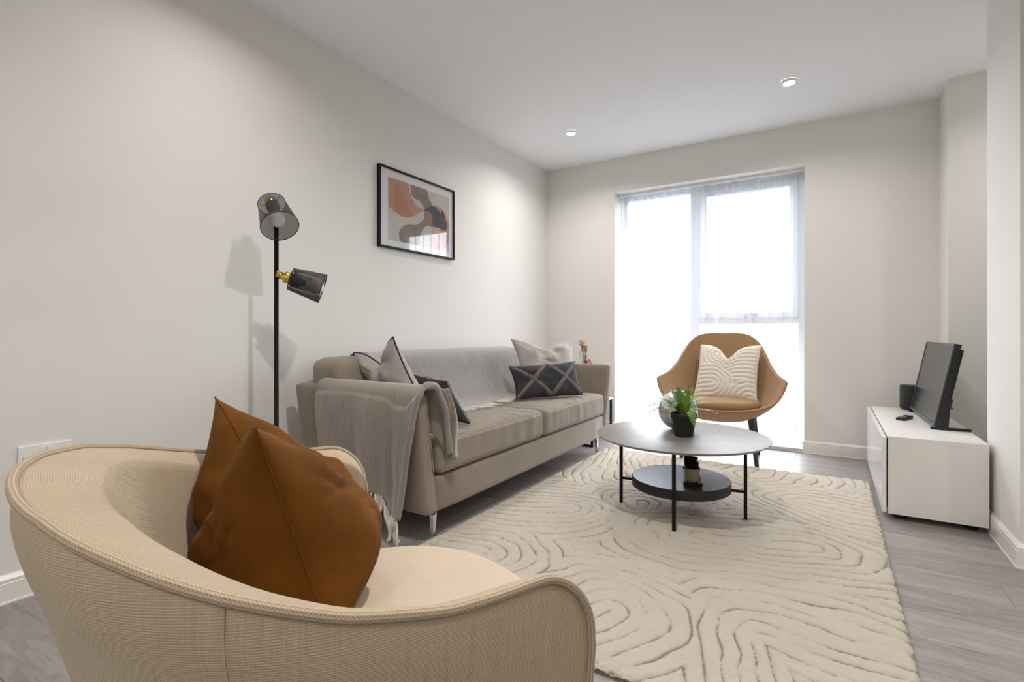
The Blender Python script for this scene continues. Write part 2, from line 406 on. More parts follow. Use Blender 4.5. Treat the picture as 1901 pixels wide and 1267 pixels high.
# ================================================================ rug
def make_rug():
    x0, x1, y0, y1 = -1.475, .20, 1.285, 3.745; st = .0045
    nx = int((x1-x0)/st)+1; ny = int((y1-y0)/st)+1
    X, Y = np.meshgrid(np.linspace(x0, x1, nx), np.linspace(y0, y1, ny), indexing='ij')
    def smooth_noise(sc, seed):
        rs = np.random.RandomState(seed); gx = int((x1-x0)/sc)+3; gy = int((y1-y0)/sc)+3
        g = rs.rand(gx, gy)*2-1; fx = (X-x0)/sc; fy = (Y-y0)/sc
        ix = fx.astype(int); iy = fy.astype(int); tx = fx-ix; ty = fy-iy; tx = tx*tx*(3-2*tx); ty = ty*ty*(3-2*ty)
        return (g[ix, iy]*(1-tx)*(1-ty)+g[ix+1, iy]*tx*(1-ty)+g[ix, iy+1]*(1-tx)*ty+g[ix+1, iy+1]*tx*ty)
    wx = X+.085*smooth_noise(.38, 1)+.016*smooth_noise(.09, 5); wy = Y+.085*smooth_noise(.38, 2)+.016*smooth_noise(.09, 6)
    cores = CORES
    D = None
    for (ax, ay, bx, by, o) in cores:
        vx, vy = bx-ax, by-ay; L2 = vx*vx+vy*vy+1e-9
        t = np.clip(((wx-ax)*vx+(wy-ay)*vy)/L2, 0, 1)
        d = np.hypot(wx-ax-t*vx, wy-ay-t*vy)+o
        D = d if D is None else np.minimum(D, d)
    per = .062; fr = D/per-np.floor(D/per); g = np.minimum(fr, 1-fr)*per   # metres to the nearest groove
    brk = np.clip(.62+.8*smooth_noise(.10, 9)+.35*smooth_noise(.02, 10), .1, 1)
    Z = .019-.0095*np.exp(-(g/.0036)**2)*brk-.003*np.exp(-(g/.012)**2)
    Z += .0016*smooth_noise(.012, 11)+.0011*smooth_noise(.0065, 12)+.0018*smooth_noise(.05, 13)+np.random.rand(nx, ny)*.0016
    edge = np.minimum(np.minimum(X-x0, x1-X), np.minimum(Y-y0, y1-Y)); Z -= .007*np.exp(-(edge/.006)**2)
    # ragged pile at the border
    XX = X.copy(); YY = Y.copy(); rs = np.random.RandomState(4)
    jag = lambda n: rs.rand(n)*.006
    gy = np.exp(-(g/.004)**2)
    XX[0, :] -= jag(ny)-.008*gy[0]; XX[-1, :] += jag(ny)*.4; YY[:, 0] -= jag(nx); YY[:, -1] += jag(nx)*1.2-.008*gy[:, -1]
    Z = np.maximum(Z, .006)
    V = np.stack([XX, YY, Z], -1).reshape(-1, 3)
    idx = np.arange(nx*ny).reshape(nx, ny)
    F = np.stack([idx[:-1, :-1], idx[1:, :-1], idx[1:, 1:], idx[:-1, 1:]], -1).reshape(-1, 4)
    ring = np.r_[idx[:, 0], idx[-1, 1:], idx[-2::-1, -1], idx[0, -2:0:-1]]
    B = V[ring].copy(); B[:, 2] = .001; nb = len(ring); base = len(V); V = np.r_[V, B]
    k = np.arange(nb); F = np.r_[F, np.stack([ring[k], base+k, base+(k+1) % nb, ring[(k+1) % nb]], -1)[:, ::-1][:, [0, 1, 2, 3]]]
    me = bpy.data.meshes.new('rug'); me.vertices.add(len(V)); me.vertices.foreach_set('co', V.astype(np.float32).ravel())
    me.loops.add(F.size); me.loops.foreach_set('vertex_index', F.astype(np.int32).ravel()); me.polygons.add(len(F)); me.polygons.foreach_set('loop_start', np.arange(0, F.size, 4, dtype=np.int32))
    me.update(calc_edges=True); me.validate()
    me.polygons.foreach_set('use_smooth', [True]*len(me.polygons))
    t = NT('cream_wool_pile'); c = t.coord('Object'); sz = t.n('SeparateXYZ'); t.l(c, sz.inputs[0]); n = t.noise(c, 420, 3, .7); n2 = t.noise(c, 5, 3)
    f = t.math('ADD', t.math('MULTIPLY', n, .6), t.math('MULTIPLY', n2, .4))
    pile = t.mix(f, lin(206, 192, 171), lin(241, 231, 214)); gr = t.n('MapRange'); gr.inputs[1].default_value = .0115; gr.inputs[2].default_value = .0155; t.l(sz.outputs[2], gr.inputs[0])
    # colour turns a darker tan low down in the carved lines
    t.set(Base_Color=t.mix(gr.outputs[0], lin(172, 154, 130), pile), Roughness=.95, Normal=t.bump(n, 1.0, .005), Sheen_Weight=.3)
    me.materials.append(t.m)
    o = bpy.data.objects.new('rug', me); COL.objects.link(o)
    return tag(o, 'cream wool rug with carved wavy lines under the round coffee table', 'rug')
#  core segments of the carved fingerprint pattern (ax, ay, bx, by, offset)
CORES = [(-.152, 1.609, -.05, 1.25, .0), (-.152, 1.609, .35, 1.60, .0), (-.66, 1.52, -.90, 1.20, .0), (-1.55, 2.22, -1.17, 2.29, .0), (-.474, 2.34, -.02, 2.50, .012),
         (-.80, 2.55, -.83, 2.62, .03), (-.05, 3.12, .35, 3.02, .0), (-1.02, 3.20, -1.12, 3.85, .0), (-.36, 3.50, -.30, 3.85, .01), (-1.5, 1.55, -1.22, 1.72, .03)]
make_rug()

# ================================================================ near tub armchair
def near_armchair():
    O = np.array([-.667, .594]); th = math.radians(22.2)
    fw = np.array([math.sin(th), math.cos(th)]); rt = np.array([math.cos(th), -math.sin(th)])
    root = empty('tub_armchair', (O[0], O[1], 0), -th, label='large beige ribbed fabric tub armchair in the foreground, seen from behind', cat='armchair')
    w, back, front, n, splay = .40, .418, .148, 2.145, -.04
    q = np.linspace(0, PI/2, 300); s = w*np.sin(q)**(2/n); g = -back*np.cos(q)**(2/n)
    g2 = np.linspace(0, front, 80)[1:]; s = np.r_[s, w+splay*g2]; g = np.r_[g, g2]
    Ls = np.r_[0, np.cumsum(np.hypot(np.diff(s), np.diff(g)))]; Ltot = Ls[-1]; Ls /= Ltot
    zk = lambda t: float(np.interp(t, [0, .125, .25, .375, .5, .625, .75, .9, 1], [.752, .748, .737, .714, .685, .658, .642, .638, .630]))
    def ztop(t):
        z = zk(t); R = .085/Ltot; d = (1-t)/R
        if d < 1: z -= .10*(1-math.sqrt(max(0, 1-(1-d)**2.0)))
        return z
    def K(z, zt):
        # outward scale of the plan with height: slight belly below the piping then a taper
        u = (zt-z)
        return 1+.012*math.sin(min(1, u/.12)*PI)*1.0-.62*max(0, u-.03)**1.12/.44**.12*1.02
    NT_, NZ_ = 121, 30
    ts = np.concatenate([np.linspace(-1, -.86, 22)[:-1], np.linspace(-.86, .86, 91), np.linspace(.86, 1, 22)[1:]])
    ts = np.sign(ts)*np.minimum(1, np.abs(ts))
    zb = .20
    def P(t, z, inset, lift=0):
        at = abs(t); ss = np.interp(at, Ls, s); gg = np.interp(at, Ls, g); zt = ztop(at)
        k = K(z, zk(at)); sg = 1 if t >= 0 else -1
        # outward normal in plan
        e = .01; s1, g1 = np.interp(min(1, at+e), Ls, s), np.interp(min(1, at+e), Ls, g); s0, g0 = np.interp(max(0, at-e), Ls, s), np.interp(max(0, at-e), Ls, g)
        tx, ty = s1-s0, g1-g0; L = math.hypot(tx, ty) or 1; nx_, ny_ = ty/L, -tx/L
        if at < 1e-6: nx_, ny_ = 0, -1
        # taper acts mostly on the back; arm fronts stay forward
        fr = min(1, max(0, (gg+.15)/.30)); kk = k*(1-fr)+(1+(k-1)*.35)*fr
        ss2 = ss*kk-nx_*inset; gg2 = gg*(k*(1-fr)+fr*(1-(1-k)*-.05))-ny_*inset
        return O+rt*ss2*sg+fw*gg2, z+lift
    V = []; UV = []; ncol = None
    for t in ts:
        at = abs(t); zt = ztop(at); col = []
        full = .046+.035*(1-at)          # padding thickness of arm/back
        endd = (1-at)*Ltot; th_ = full*math.sqrt(max(0.02, min(1, 1-(1-min(1, endd/.05))**2)))
        ins_bot = full+.05*(1-at)+.06*max(0, 1-at)
        for j in range(NZ_):            # outside, bottom to piping
            z = zb+(zt-zb)*(j/(NZ_-1)); col.append((*P(t, z, 0),))
        for j in range(1, 9):           # padded crest
            a = j/9*PI; ins = th_*(1-math.cos(a))/2; z = zt+.005*math.sin(a)*(.35+.65*th_/full)-.0*ins; col.append(P(t, z-.02*(1-math.cos(a))/2, ins))
        zi0 = zt-.02; zi1 = .37
        for j in range(0, 22):          # inside, down to the seat; the back reclines
            u = j/21; z = zi0+(zi1-zi0)*u
            rec = (.16*(1-at)**1.2+.02)*u*min(1, th_/full*1.0)
            belly = .012*math.sin(u*PI)
            outer_in = 0
            pt, _ = P(t, z, 0)
            kcomp = (1-K(z, zk(at)))*np.array([np.interp(at, Ls, s), np.interp(at, Ls, g)])
            ins = th_+rec-belly
            pp, zz = P(t, zt, ins); col.append((pp, z))
        ncol = len(col)
        for k_, (p_, z_) in enumerate(col):
            V.append((p_[0], p_[1], z_))
        # uv: metres, u along arc, v along profile
        acc = 0; prev = None
        for k_, (p_, z_) in enumerate(col):
            cur = np.array([p_[0], p_[1], z_])
            if prev is not None: acc += np.linalg.norm(cur-prev)
            prev = cur; UV.append((t*Ltot*1.0, acc))
    nt = len(ts); F = grid_faces(nt, ncol)
    F.append(tuple(range(ncol))); F.append(tuple((nt-1)*ncol+k for k in range(ncol))[::-1])
    o = mesh('shell', V, F, M_arm, root, True, uv=UV); fixnormals(o)
    # piping along the rim and down both arm fronts
    pts = []
    path = [(-1, z) for z in np.linspace(.36, ztop(1), 8)[:-1]]+[(t, None) for t in ts]+[(1, z) for z in np.linspace(ztop(1), .36, 8)[1:]]
    for (t, z) in path:
        zz = ztop(abs(t))+.003 if z is None else z
        p_, _ = P(t, min(zz, ztop(abs(t))), -.002); pts.append((p_[0], p_[1], zz))
    tube('piping', pts, .0052, M_pipe, root, 10)
    # rib seam in the outside back, where two cloth panels meet
    sp = []
    for z in np.linspace(.21, ztop(.50)-.004, 20):
        p_, _ = P(.50, z, -.0002); sp.append((p_[0], p_[1], z))
    tube('seam', sp, .0011, M_pipe, root, 6)
    # seat cushion: rounded D shape
    NS, NR = 72, 26; V = []; UV = []
    for i in range(NS):
        a = 2*PI*i/NS; ca, sa = math.cos(a), math.sin(a)
        hw, hf, hb = .312, .335, .27
        e = 2.5
        rs_ = np.sign(ca)*abs(ca)**(2/e)*hw; rg_ = np.sign(sa)*abs(sa)**(2/e)*(hf if sa > 0 else hb)
        for j in range(NR):
            u = j/(NR-1)
            if u < .45: r = .93*(u/.45); z = .425+.016*(1-(u/.45)**2)
            else:
                b = (u-.45)/.55*PI; r = .93+.07*math.sin(min(b, PI)); z = .375+.05*math.cos(b)
            if u == 0: r = .001
            p_ = O+rt*rs_*r+fw*rg_*r; V.append((p_[0], p_[1], z)); UV.append((rs_*r, rg_*r+(z-.42)))
    F = grid_faces(NS, NR, closeu=True)
    o = mesh('seat_cushion', V, F, M_armseat, root, True, uv=UV); fixnormals(o)
    # seat base and splayed legs underneath
    V = []; 
    for i in range(48):
        a = 2*PI*i/48; ca, sa = math.cos(a), math.sin(a)
        for (r, z) in [(.01, .18), (.80, .18), (.92, .22), (1.0, .34), (.9, .345), (.01, .345)]:
            p_ = O+rt*ca*.275*r+fw*(sa*.27-.0)*r; V.append((p_[0], p_[1], z))
    o = mesh('seat_base', V, grid_faces(48, 6, closeu=True), M_armseat, root, True); fixnormals(o)
    for (a, b) in ((1, 1), (1, -1), (-1, 1), (-1, -1)):
        p0 = O+rt*a*.20+fw*b*.18; p1 = O+rt*a*.27+fw*b*.24
        tube('leg', [(p0[0], p0[1], .20), (p1[0], p1[1], .0)], .018, M_wood_dark, root, 12, taper=lambda u: 1.2-.5*u)
    return O, rt, fw
O_, rt_, fw_ = near_armchair()

# ================================================================ cushions
def cushion(name, C, T, mat, label, cat='cushion', group=None, dip=.0, dipw=.38, N=44, wr=.010, seed=1, pinch=.035, piping=None, pr=.004, tp=(2.6, .55), low=0, pat=None, flip=1, sag=0, sat=None):
    TL, TR, BR, BL = [np.array(c, float) for c in C]
    nrm = np.cross(TR-TL, BL-TL); nrm /= np.linalg.norm(nrm); nrm *= flip
    cen = (TL+TR+BR+BL)/4; rng = random.Random(seed); root = empty(name, (cen[0], cen[1], min(p[2] for p in (BR, BL))), label=label, cat=cat, group=group)
    up = ((TL+TR)-(BL+BR)); up /= np.linalg.norm(up); rgt = (TR+BR-TL-BL); W_ = np.linalg.norm(rgt)/2; rgt /= np.linalg.norm(rgt)
    H_ = np.linalg.norm((TL+TR-BL-BR))/2
    cr = [(rng.uniform(-.9, .9), rng.uniform(-.9, .9), rng.uniform(0, PI), rng.uniform(.15, .4), rng.uniform(.5, 1)) for _ in range(16)]
    def base(u, v):
        a = (u+1)/2; b = (1-v)/2
        p = (TL*(1-a)+TR*a)*(1-b)+(BL*(1-a)+BR*a)*b
        p = p-rgt*u*pinch*(1-v*v)-up*v*pinch*(1-u*u)*(.6 if v > 0 else .3)
        if dip: p = p-up*dip*math.exp(-(abs(u)/dipw)**1.5)*max(0, (v+1)/2)**2.2
        return p
    def thick(u, v):
        tt = max(0, (1-abs(u)**tp[0]))*max(0, (1-abs(v)**(tp[0]+(low*7 if v < 0 else 0)))); tt = tt**tp[1]
        return T/2*tt*(1+low*max(-1, -v))
    def wrk(u, v, sd):
        d = 0
        for (cx, cy, an, ln, am) in cr:
            x = (u-cx)*math.cos(an)+(v-cy)*math.sin(an); y = -(u-cx)*math.sin(an)+(v-cy)*math.cos(an)
            d -= am*math.exp(-(x/ln)**2-(y/.05)**2)
        if dip:
            # creases radiating from the chop
            r = math.hypot(u, v-1); a_ = math.atan2(v-1, u); d += .9*math.sin(a_*7+sd)*math.exp(-((r-.55)/.45)**2)
        # creases running to the corners
        for (cx, cy) in ((1, 1), (-1, 1), (1, -1), (-1, -1)):
            r = math.hypot(u-cx, v-cy); a_ = math.atan2(v-cy, u-cx); d += .6*math.sin(a_*9+sd*2)*math.exp(-((r-.35)/.25)**2)
        return wr*(d+.8*nz(u*2.1, v*2.1, sd))
    V = []; UV = []; idx = {}
    for side in (1, -1):
        for i in range(N+1):
            for j in range(N+1):
                # denser near the seams
                u = math.sin((i/N-.5)*PI); v = math.sin((j/N-.5)*PI); u = .6*u+.4*(2*i/N-1); v = .6*v+.4*(2*j/N-1)
                bd = i in (0, N) or j in (0, N)
                if bd and side == -1: idx[(side, i, j)] = idx[(1, i, j)]; continue
                p = base(u, v); h = thick(u, v); e = h/(T/2)
                if not bd: h += wrk(u, v, seed+side)*min(1, e*1.15)**2
                if pat is not None and side == 1 and not bd: h += pat(u, v)*min(1, e*2)
                p = p+nrm*side*h
                if sag: p = p-np.array([0, 0, sag])*e*max(0, .5-v/2)
                idx[(side, i, j)] = len(V); V.append(p); UV.append((u*W_/2, v*H_/2))
    F = []
    for side in (1, -1):
        for i in range(N):
            for j in range(N):
                f = (idx[(side, i, j)], idx[(side, i+1, j)], idx[(side, i+1, j+1)], idx[(side, i, j+1)])
                F.append(f if side == 1 else f[::-1])
    o = mesh('cover', V, F, mat, root, True, uv=UV); fixnormals(o)
    per = [(i, 0) for i in range(N)]+[(N, j) for j in range(N)]+[(i, N) for i in range(N, 0, -1)]+[(0, j) for j in range(N, 0, -1)]
    pp = [V[idx[(1, i, j)]] for (i, j) in per]
    if piping is not None: tube('piping', pp, pr, piping, root, 8, closed=True)
    else: tube('seam', pp, .0016, mat, root, 6, closed=True)
    def surf(u, v, off=0):
        p = base(u, v); h = thick(u, v)+wrk(u, v, seed+1)*min(1, thick(u, v)/(T/2)*1.15)**2; return p+nrm*(h+off)
    return root, surf
def loc_(s, g, z): p = O_+rt_*s+fw_*g; return (p[0], p[1], z)
# rust cushion in the tub chair; far ear, near ear, near foot, far foot
cushion('cushion', [loc_(-.383, -.178, .785), loc_(.046, -.17, .785), loc_(.035, -.055, .43), loc_(-.36, -.04, .44)], .28, M_rust,
        'rust brown velvet cushion with two pointed ears, standing in the tub armchair', dip=.12, N=84, wr=.018, seed=6, pinch=.02, flip=1, tp=(2.3, .62), low=.45)

# ================================================================ sofa
def sofa():
    root = empty('sofa', (-1.88, 2.68, 0), label='long taupe tweed two-cushion sofa on chrome legs along the left wall', cat='sofa')
    XB, XFt = -2.27, -1.455; Y0, Y1 = 1.72, 3.64
    rbox('base', XB+.02, XFt, Y0-.005, Y1+.005, .125, .285, .014, M_sofa, root, 10)
    for k, (a, b) in enumerate([(Y0+.006, 2.678), (2.684, Y1-.006)]):
        def fn(x, y, z, q, a=a, b=b):
            if q.z > .0:
                yn = (y-(a+b)/2)/((b-a)/2); xn = (x+1.72)/.28
                z += .012*max(0, 1-yn**4)*max(0, 1-xn**4)*q.z
                if q.z > .98:
                    for c in np.arange(a+.08, b, .125): z -= .010*math.exp(-((y-c-.025*math.sin(x*9+c*5))/.0075)**2)*(.5+.5*math.sin(x*14+c*9))
                    for c in (-1.60, -1.76): z -= .006*math.exp(-((x-c-.008*math.sin(y*9))/.012)**2)
                z += .003*nz(x*7, y*7, 3)
            if q.x > .98: x += .006*nz(y*14, z*3, 1)+.004*max(0, 1-((z-.37)/.08)**2)
            return (x, y, z)
        sc = rbox('seat_cushion', -2.02, XFt+.012, a, b, .288, .452, .035, M_sofa, root, 88, fn)
        tube('seam', [(-1.98, a+.012, .428), (XFt-.03, a+.002, .428), (XFt+.004, a+.022, .428)]+[(XFt+.0125+.006*nz(y*14, .428*3, 1), y, .428) for y in np.linspace(a+.05, b-.05, 24)]+[(XFt+.004, b-.022, .428), (XFt-.03, b-.002, .428), (-1.98, b-.012, .428)], .0016, M_seam, root, 6)
    # backrest: leaning, rounded
    def fb(x, y, z, q):
        t = (z-.285)/.5; f_ = max(0, min(1, (x-XB)/(-1.965-XB))); x -= .115*t*f_; x += .012*math.sin(min(1, max(0, t))*PI)*f_**3
        z += .006*nz(y*3, x*3, 2)*(q.z > 0)
        return (x, y, z)
    rbox('backrest', XB, -1.965, Y0-.045, Y1+.045, .27, .785, .055, M_sofa, root, 30, fb)
    # flared arms
    for sg, yb in ((-1, Y0), (1, Y1)):
        def fa(x, y, z, q, sg=sg, yb=yb):
            t = (z-.125)/.54; y += sg*(.085*max(0, t)**1.1)
            y += sg*.004*math.sin(t*PI)
            x += (.012*t if q.x > 0 else .02*t)
            return (x, y, z)
        ya, ybb = (yb-.068, yb) if sg < 0 else (yb, yb+.068)
        rbox('armrest', XB+.0, XFt+.004, ya, ybb, .125, .665, .022, M_sofa, root, 26, fa)
        tube('seam', [(XFt-.004+.012*(z-.125)/.54, (yb+sg*(.085*((z-.125)/.54)**1.1-.0))+(sg*.002), z) for z in np.linspace(.14, .64, 20)], .0014, M_seam, root, 6)
    for x in (-1.50, -2.2):
        for y in (1.742, 3.617):
            lg = [(x-.035, y+(.03 if y < 2 else -.03), .127), (x-.012, y+(.008 if y < 2 else -.008), .122), (x, y, .105), (x+.0, y, .06), (x+.0, y, .0)]
            M = []
            V = []
            for i, p_ in enumerate(lg):
                r = [.011, .012, .013, .011, .008][i]
                for (a, b) in ((-1, -1), (1, -1), (1, 1), (-1, 1)): V.append((p_[0]+a*r*.9, p_[1]+b*r, p_[2]))
            o = mesh('leg', V, grid_faces(5, 4, closev=True)+[(0, 1, 2, 3), (19, 18, 17, 16)], M_chrome, root, False); fixnormals(o)
            b = o.modifiers.new('b', 'BEVEL'); b.width = .002; b.segments = 2
sofa()

# ---------------------------------------------------------------- throws
def tassels(root, starts, L, r, rng, down=True, dirv=None, floorz=None, mat=M_tassel):
    for (x, y, z) in starts:
        for k in range(1):
            pts = []; dx = rng.uniform(-.03, .03); dy = rng.uniform(-.012, .012); l = L*rng.uniform(.8, 1.1)
            for i in range(9):
                u = i/8
                if down: p_ = (x+dx*u*u, y+dy*u+.003*math.sin(u*9+x*50), z-l*u)
                else:
                    p_ = (x+dirv[0]*l*u, y+dirv[1]*l*u+.02*math.sin(u*4+y*60)*u+dx*u*.8, max(floorz(x+dirv[0]*l*u), z-.02*u))
                pts.append(p_)
            tube('tassel', pts, r*rng.uniform(.8, 1.15), mat, root, 7, taper=lambda u: .75+.5*math.sin(min(1, u*1.2)*PI)**.5*.6 if u < .97 else .6)
def throw_arm():
    rng = random.Random(3)
    root = empty('throw', (-1.72, 1.6, .68), label='taupe mohair throw with white fringe hanging over the near sofa arm', cat='throw')
    # profile in (y, z) from inner flap over the arm top to the outer hem
    NX, NP = 70, 90
    V = []; UV = []
    def prof(t, xr):
        """t in metres from inner hem; xr = 0 back .. 1 front"""
        pass
    xb, xf = -2.06, -1.405
    for i in range(NX):
        a = i/(NX-1)
        # inner flap: long only past the seat front
        front = max(0, min(1, (a-.90)/.06))
        zin = .475*(1-front)+.385*front
        zout = .20+.02*math.sin(a*5) if a < .70 else .20-.075*min(1, (a-.70)/.08)
        key = [(1.700+.045*front, zin), (1.690+.03*front, .56), (1.672, .655), (1.655, .685), (1.61, .697), (1.575, .690), (1.553, .655), (1.556, .55), (1.580, .38), (1.60, .26), (1.607, zout)]
        c = catmull([np.array(k) for k in key], 9)
        c = np.array(c); LL = np.r_[0, np.cumsum(np.hypot(*np.diff(c, axis=0).T))]; tt = np.linspace(0, LL[-1], NP)
        ys = np.interp(tt, LL, c[:, 0]); zs_ = np.interp(tt, LL, c[:, 1])
        for j in range(NP):
            y, z = ys[j], zs_[j]; x = xb+(xf-xb)*a; out = j > NP*.45; h = max(0, (.67-z)/.5)
            if out:
                # cloth gathers towards the back as it falls; the front edge slants
                xs = x-(.13*a**2)*h-.0*h
                fold = .016*h*(math.sin(a*13+1.0)+.7*math.sin(a*27+.5))+.022*h*math.exp(-((a-.86)/.05)**2)-.016*h*math.exp(-((a-.76)/.03)**2)
                y2 = y-max(-.012, fold)-.012*h; V.append((xs+.01*nz(a*6, z*4), y2, z))
            else:
                fold = .008*math.sin(a*22)*min(1, (.69-z)*6)
                V.append((x+.004*nz(z*9, a*4), y+abs(fold)*.9+.004, z))
            UV.append((a*.66, tt[j]))
    o = mesh('cloth', V, grid_faces(NX, NP), M_throw, root, True, uv=UV)
    s = o.modifiers.new('s', 'SOLIDIFY'); s.thickness = .009; s.offset = 1
    V_ = V
    # double folded front edge: a second layer rolled along the front
    pts = []
    for j in range(0, NP):
        x, y, z = V_[(NX-1)*NP+j]; pts.append((x-.006, y, z))
    Vr = []; UVr = []
    for j, (x, y, z) in enumerate(pts):
        jj = j/NP; nb = 10
        p0 = Vector(pts[max(0, j-1)]); p1 = Vector(pts[min(NP-1, j+1)]); t = (p1-p0).normalized(); nrm = Vector((1, 0, 0)).cross(t).normalized()
        if nrm.y > 0 and jj > .45 or (nrm.y < 0 and jj <= .45): pass
        for k in range(nb):
            an = 2*PI*k/nb; Vr.append(Vector((x, y, z))+Vector((1, 0, 0))*(math.cos(an)*.013)+nrm*(math.sin(an)*(.016 if jj < .4 else .013))); UVr.append((k*.006, jj*1.1))
    o = mesh('folded_edge', Vr, grid_faces(NP, nb, closev=True)+[tuple(range(nb)), tuple((NP-1)*nb+k for k in range(nb))[::-1]], M_throw, root, True, uv=UVr); fixnormals(o)
    # a hanging folded layer on the inner side at the front (two plies)
    Vf = []; UVf = []
    for i in range(16):
        a = i/15
        for j in range(26):
            u = j/25; z = .675-.31*u-.012*math.sin(a*PI); wv = .010*math.sin(a*8+u*3)
            y = 1.694+.032*min(1, u*2)+.030*u+.018*math.sin(a*PI*1.0)+wv; x = -1.432+.030*a+.010*math.sin(u*5)+.012*u*a
            Vf.append((x, y+.012, z)); UVf.append((a*.12, u*.34))
    o = mesh('folded_flap', Vf, grid_faces(16, 26), M_throw, root, True, uv=UVf); s = o.modifiers.new('s', 'SOLIDIFY'); s.thickness = .022; s.offset = 0
    # fringe along the outer hem
    st = []
    for i in range(2, NX-1, 2):
        x, y, z = V_[i*NP+NP-1]; st.append((x, y-.003, z+.004))
    tassels(root, st, .115, .0055, rng)
    return root
throw_arm()
def throw_back():
    rng = random.Random(5)
    root = empty('throw', (-1.98, 2.6, .47), label='grey mohair throw spread over the sofa back down onto the seat', cat='throw')
    NX, NP = 90, 70; V = []; UV = []; ya, yb_ = 1.93, 3.36
    for i in range(NX):
        a = i/(NX-1); y0 = ya+(yb_-ya)*a
        lip = -1.80-.075*max(0, a-.3)+.012*math.sin(a*17)
        key = [(-2.285, .52), (-2.287, .70), (-2.272, .78), (-2.22, .802), (-2.14, .801), (-2.085, .785), (-2.055, .74), (-2.03, .62), (-1.985, .52), (-1.945, .482), (-1.90, .472), (lip, .470)]
        c = np.array(catmull(key, 8)); LL = np.r_[0, np.cumsum(np.hypot(*np.diff(c, axis=0).T))]; tt = np.linspace(0, LL[-1], NP)
        xs = np.interp(tt, LL, c[:, 0]); zs_ = np.interp(tt, LL, c[:, 1])
        for j in range(NP):
            u = j/(NP-1); fr = max(0, u-.45)
            x = xs[j]+fr*.03*abs(nz(a*7, u*2.5, 4))+.0; y = y0+.05*(u-.4)*(a-.5)*0+.05*fr*(1 if a > .5 else -0)
            V.append((x, y+.004*nz(a*5, u*5), zs_[j]+.004*max(0, nz(a*9, u*9, 2)))); UV.append((y, tt[j]))
    o = mesh('cloth', V, grid_faces(NX, NP), M_throw2, root, True, uv=UV); s = o.modifiers.new('s', 'SOLIDIFY'); s.thickness = .006; s.offset = 0
    st = []
    for i in range(20, NX-2, 2):
        x, y, z = V[i*NP+NP-1]; st.append((x-.008, y, z+.002))
    tassels(root, st, .120, .0042, rng, down=False, dirv=(.85, .25), floorz=lambda x: .4725)
throw_back()

# ---------------------------------------------------------------- sofa cushions
def bilt(surf, a, b, n=30, r=.011, root=None, mat=M_tuft):
    """tufted band along the cushion face from (u,v) a to b"""
    V = []; UV = []; k = 7
    ax, ay = a; bx, by = b; dx, dy = bx-ax, by-ay; L = math.hypot(dx, dy); px, py = -dy/L, dx/L
    for i in range(n+1):
        t = i/n
        for j in range(k):
            s = (j/(k-1)-.5)*2; u = ax+dx*t+px*s*r*6.5; v = ay+dy*t+py*s*r*11; u = max(-.985, min(.985, u)); v = max(-.985, min(.985, v))
            hgt = .013*(1-s*s)*(.6+.7*random.random())-.002
            V.append(surf(u, v, hgt)); UV.append((t*.3, s*.02))
    o = mesh('tufted_band', V, grid_faces(n+1, k), mat, root, True, uv=UV); return o
cushion('cushion', [(-2.15, 1.855, .81), (-1.78, 1.775, .895), (-1.60, 1.895, .475), (-2.0, 1.97, .475)], .15, M_greyvel,
        'pale grey velvet cushion with navy piping at the near end of the sofa', group='grey velvet sofa cushions', dip=.10, seed=3, piping=M_navy, wr=.010)
r_, sf = cushion('cushion', [(-1.97, 2.02, .71), (-1.60, 1.955, .675), (-1.475, 1.985, .472), (-1.87, 2.08, .472)], .10, M_charvel,
        'small charcoal cushion beside the draped near arm of the sofa', group='charcoal tufted cushions', seed=8, wr=.006, pinch=.02, flip=1)
for (a, b) in [((-1, 1), (0, -1)), ((0, 1), (-1, -1)), ((0, 1), (1, -1)), ((1, 1), (0, -1))]: bilt(sf, a, b, root=r_)
cushion('cushion', [(-1.985, 3.17, .865), (-1.715, 3.66, .86), (-1.60, 3.52, .478), (-1.83, 3.06, .478)], .15, M_greyvel,
        'pale grey velvet cushion behind the charcoal one at the window end', group='grey velvet sofa cushions', dip=.07, seed=11, piping=M_greyvel, pr=.003, wr=.014, flip=-1)
r_, sf = cushion('cushion', [(-1.835, 2.90, .685), (-1.575, 3.40, .705), (-1.475, 3.31, .475), (-1.74, 2.84, .475)], .10, M_charvel,
        'charcoal lumbar cushion with crossed tufted bands at the window end of the sofa', group='charcoal tufted cushions', seed=12, wr=.006, pinch=.018, flip=-1)
for (a, b) in [((-1, 1), (0, -1)), ((0, 1), (-1, -1)), ((0, 1), (1, -1)), ((1, 1), (0, -1))]: bilt(sf, a, b, root=r_)

# ================================================================ floor lamp
def shade_mat():
    t = NT('perforated_black_metal'); uv = t.coord('UV'); sp = t.n('SeparateXYZ'); t.l(uv, sp.inputs[0]); per = .0034
    a = t.math('SINE', t.math('MULTIPLY', sp.outputs[0], 2*PI/per)); b = t.math('SINE', t.math('MULTIPLY', sp.outputs[1], 2*PI/per))
    h = t.math('GREATER_THAN', t.math('ADD', a, b), .75)
    tr = t.n('BsdfTransparent'); mx = t.n('MixShader'); t.l(h, mx.inputs[0]); t.set(Base_Color=(.014, .013, .013), Roughness=.45); t.l(t.b.outputs[0], mx.inputs[1]); t.l(tr.outputs[0], mx.inputs[2]); t.l(mx.outputs[0], t.out.inputs[0]); return t.m
M_shade = shade_mat()
def camdir(r, u, t, at):
    """direction from components right, up, towards the camera as seen at point at"""
    a = Vector(at); tw = (Vector((0, 0, .92))-a).normalized(); up = Vector((0, 0, 1)); rr = up.cross(tw).normalized(); up2 = tw.cross(rr).normalized()
    return (rr*r+up2*u+tw*t).normalized()
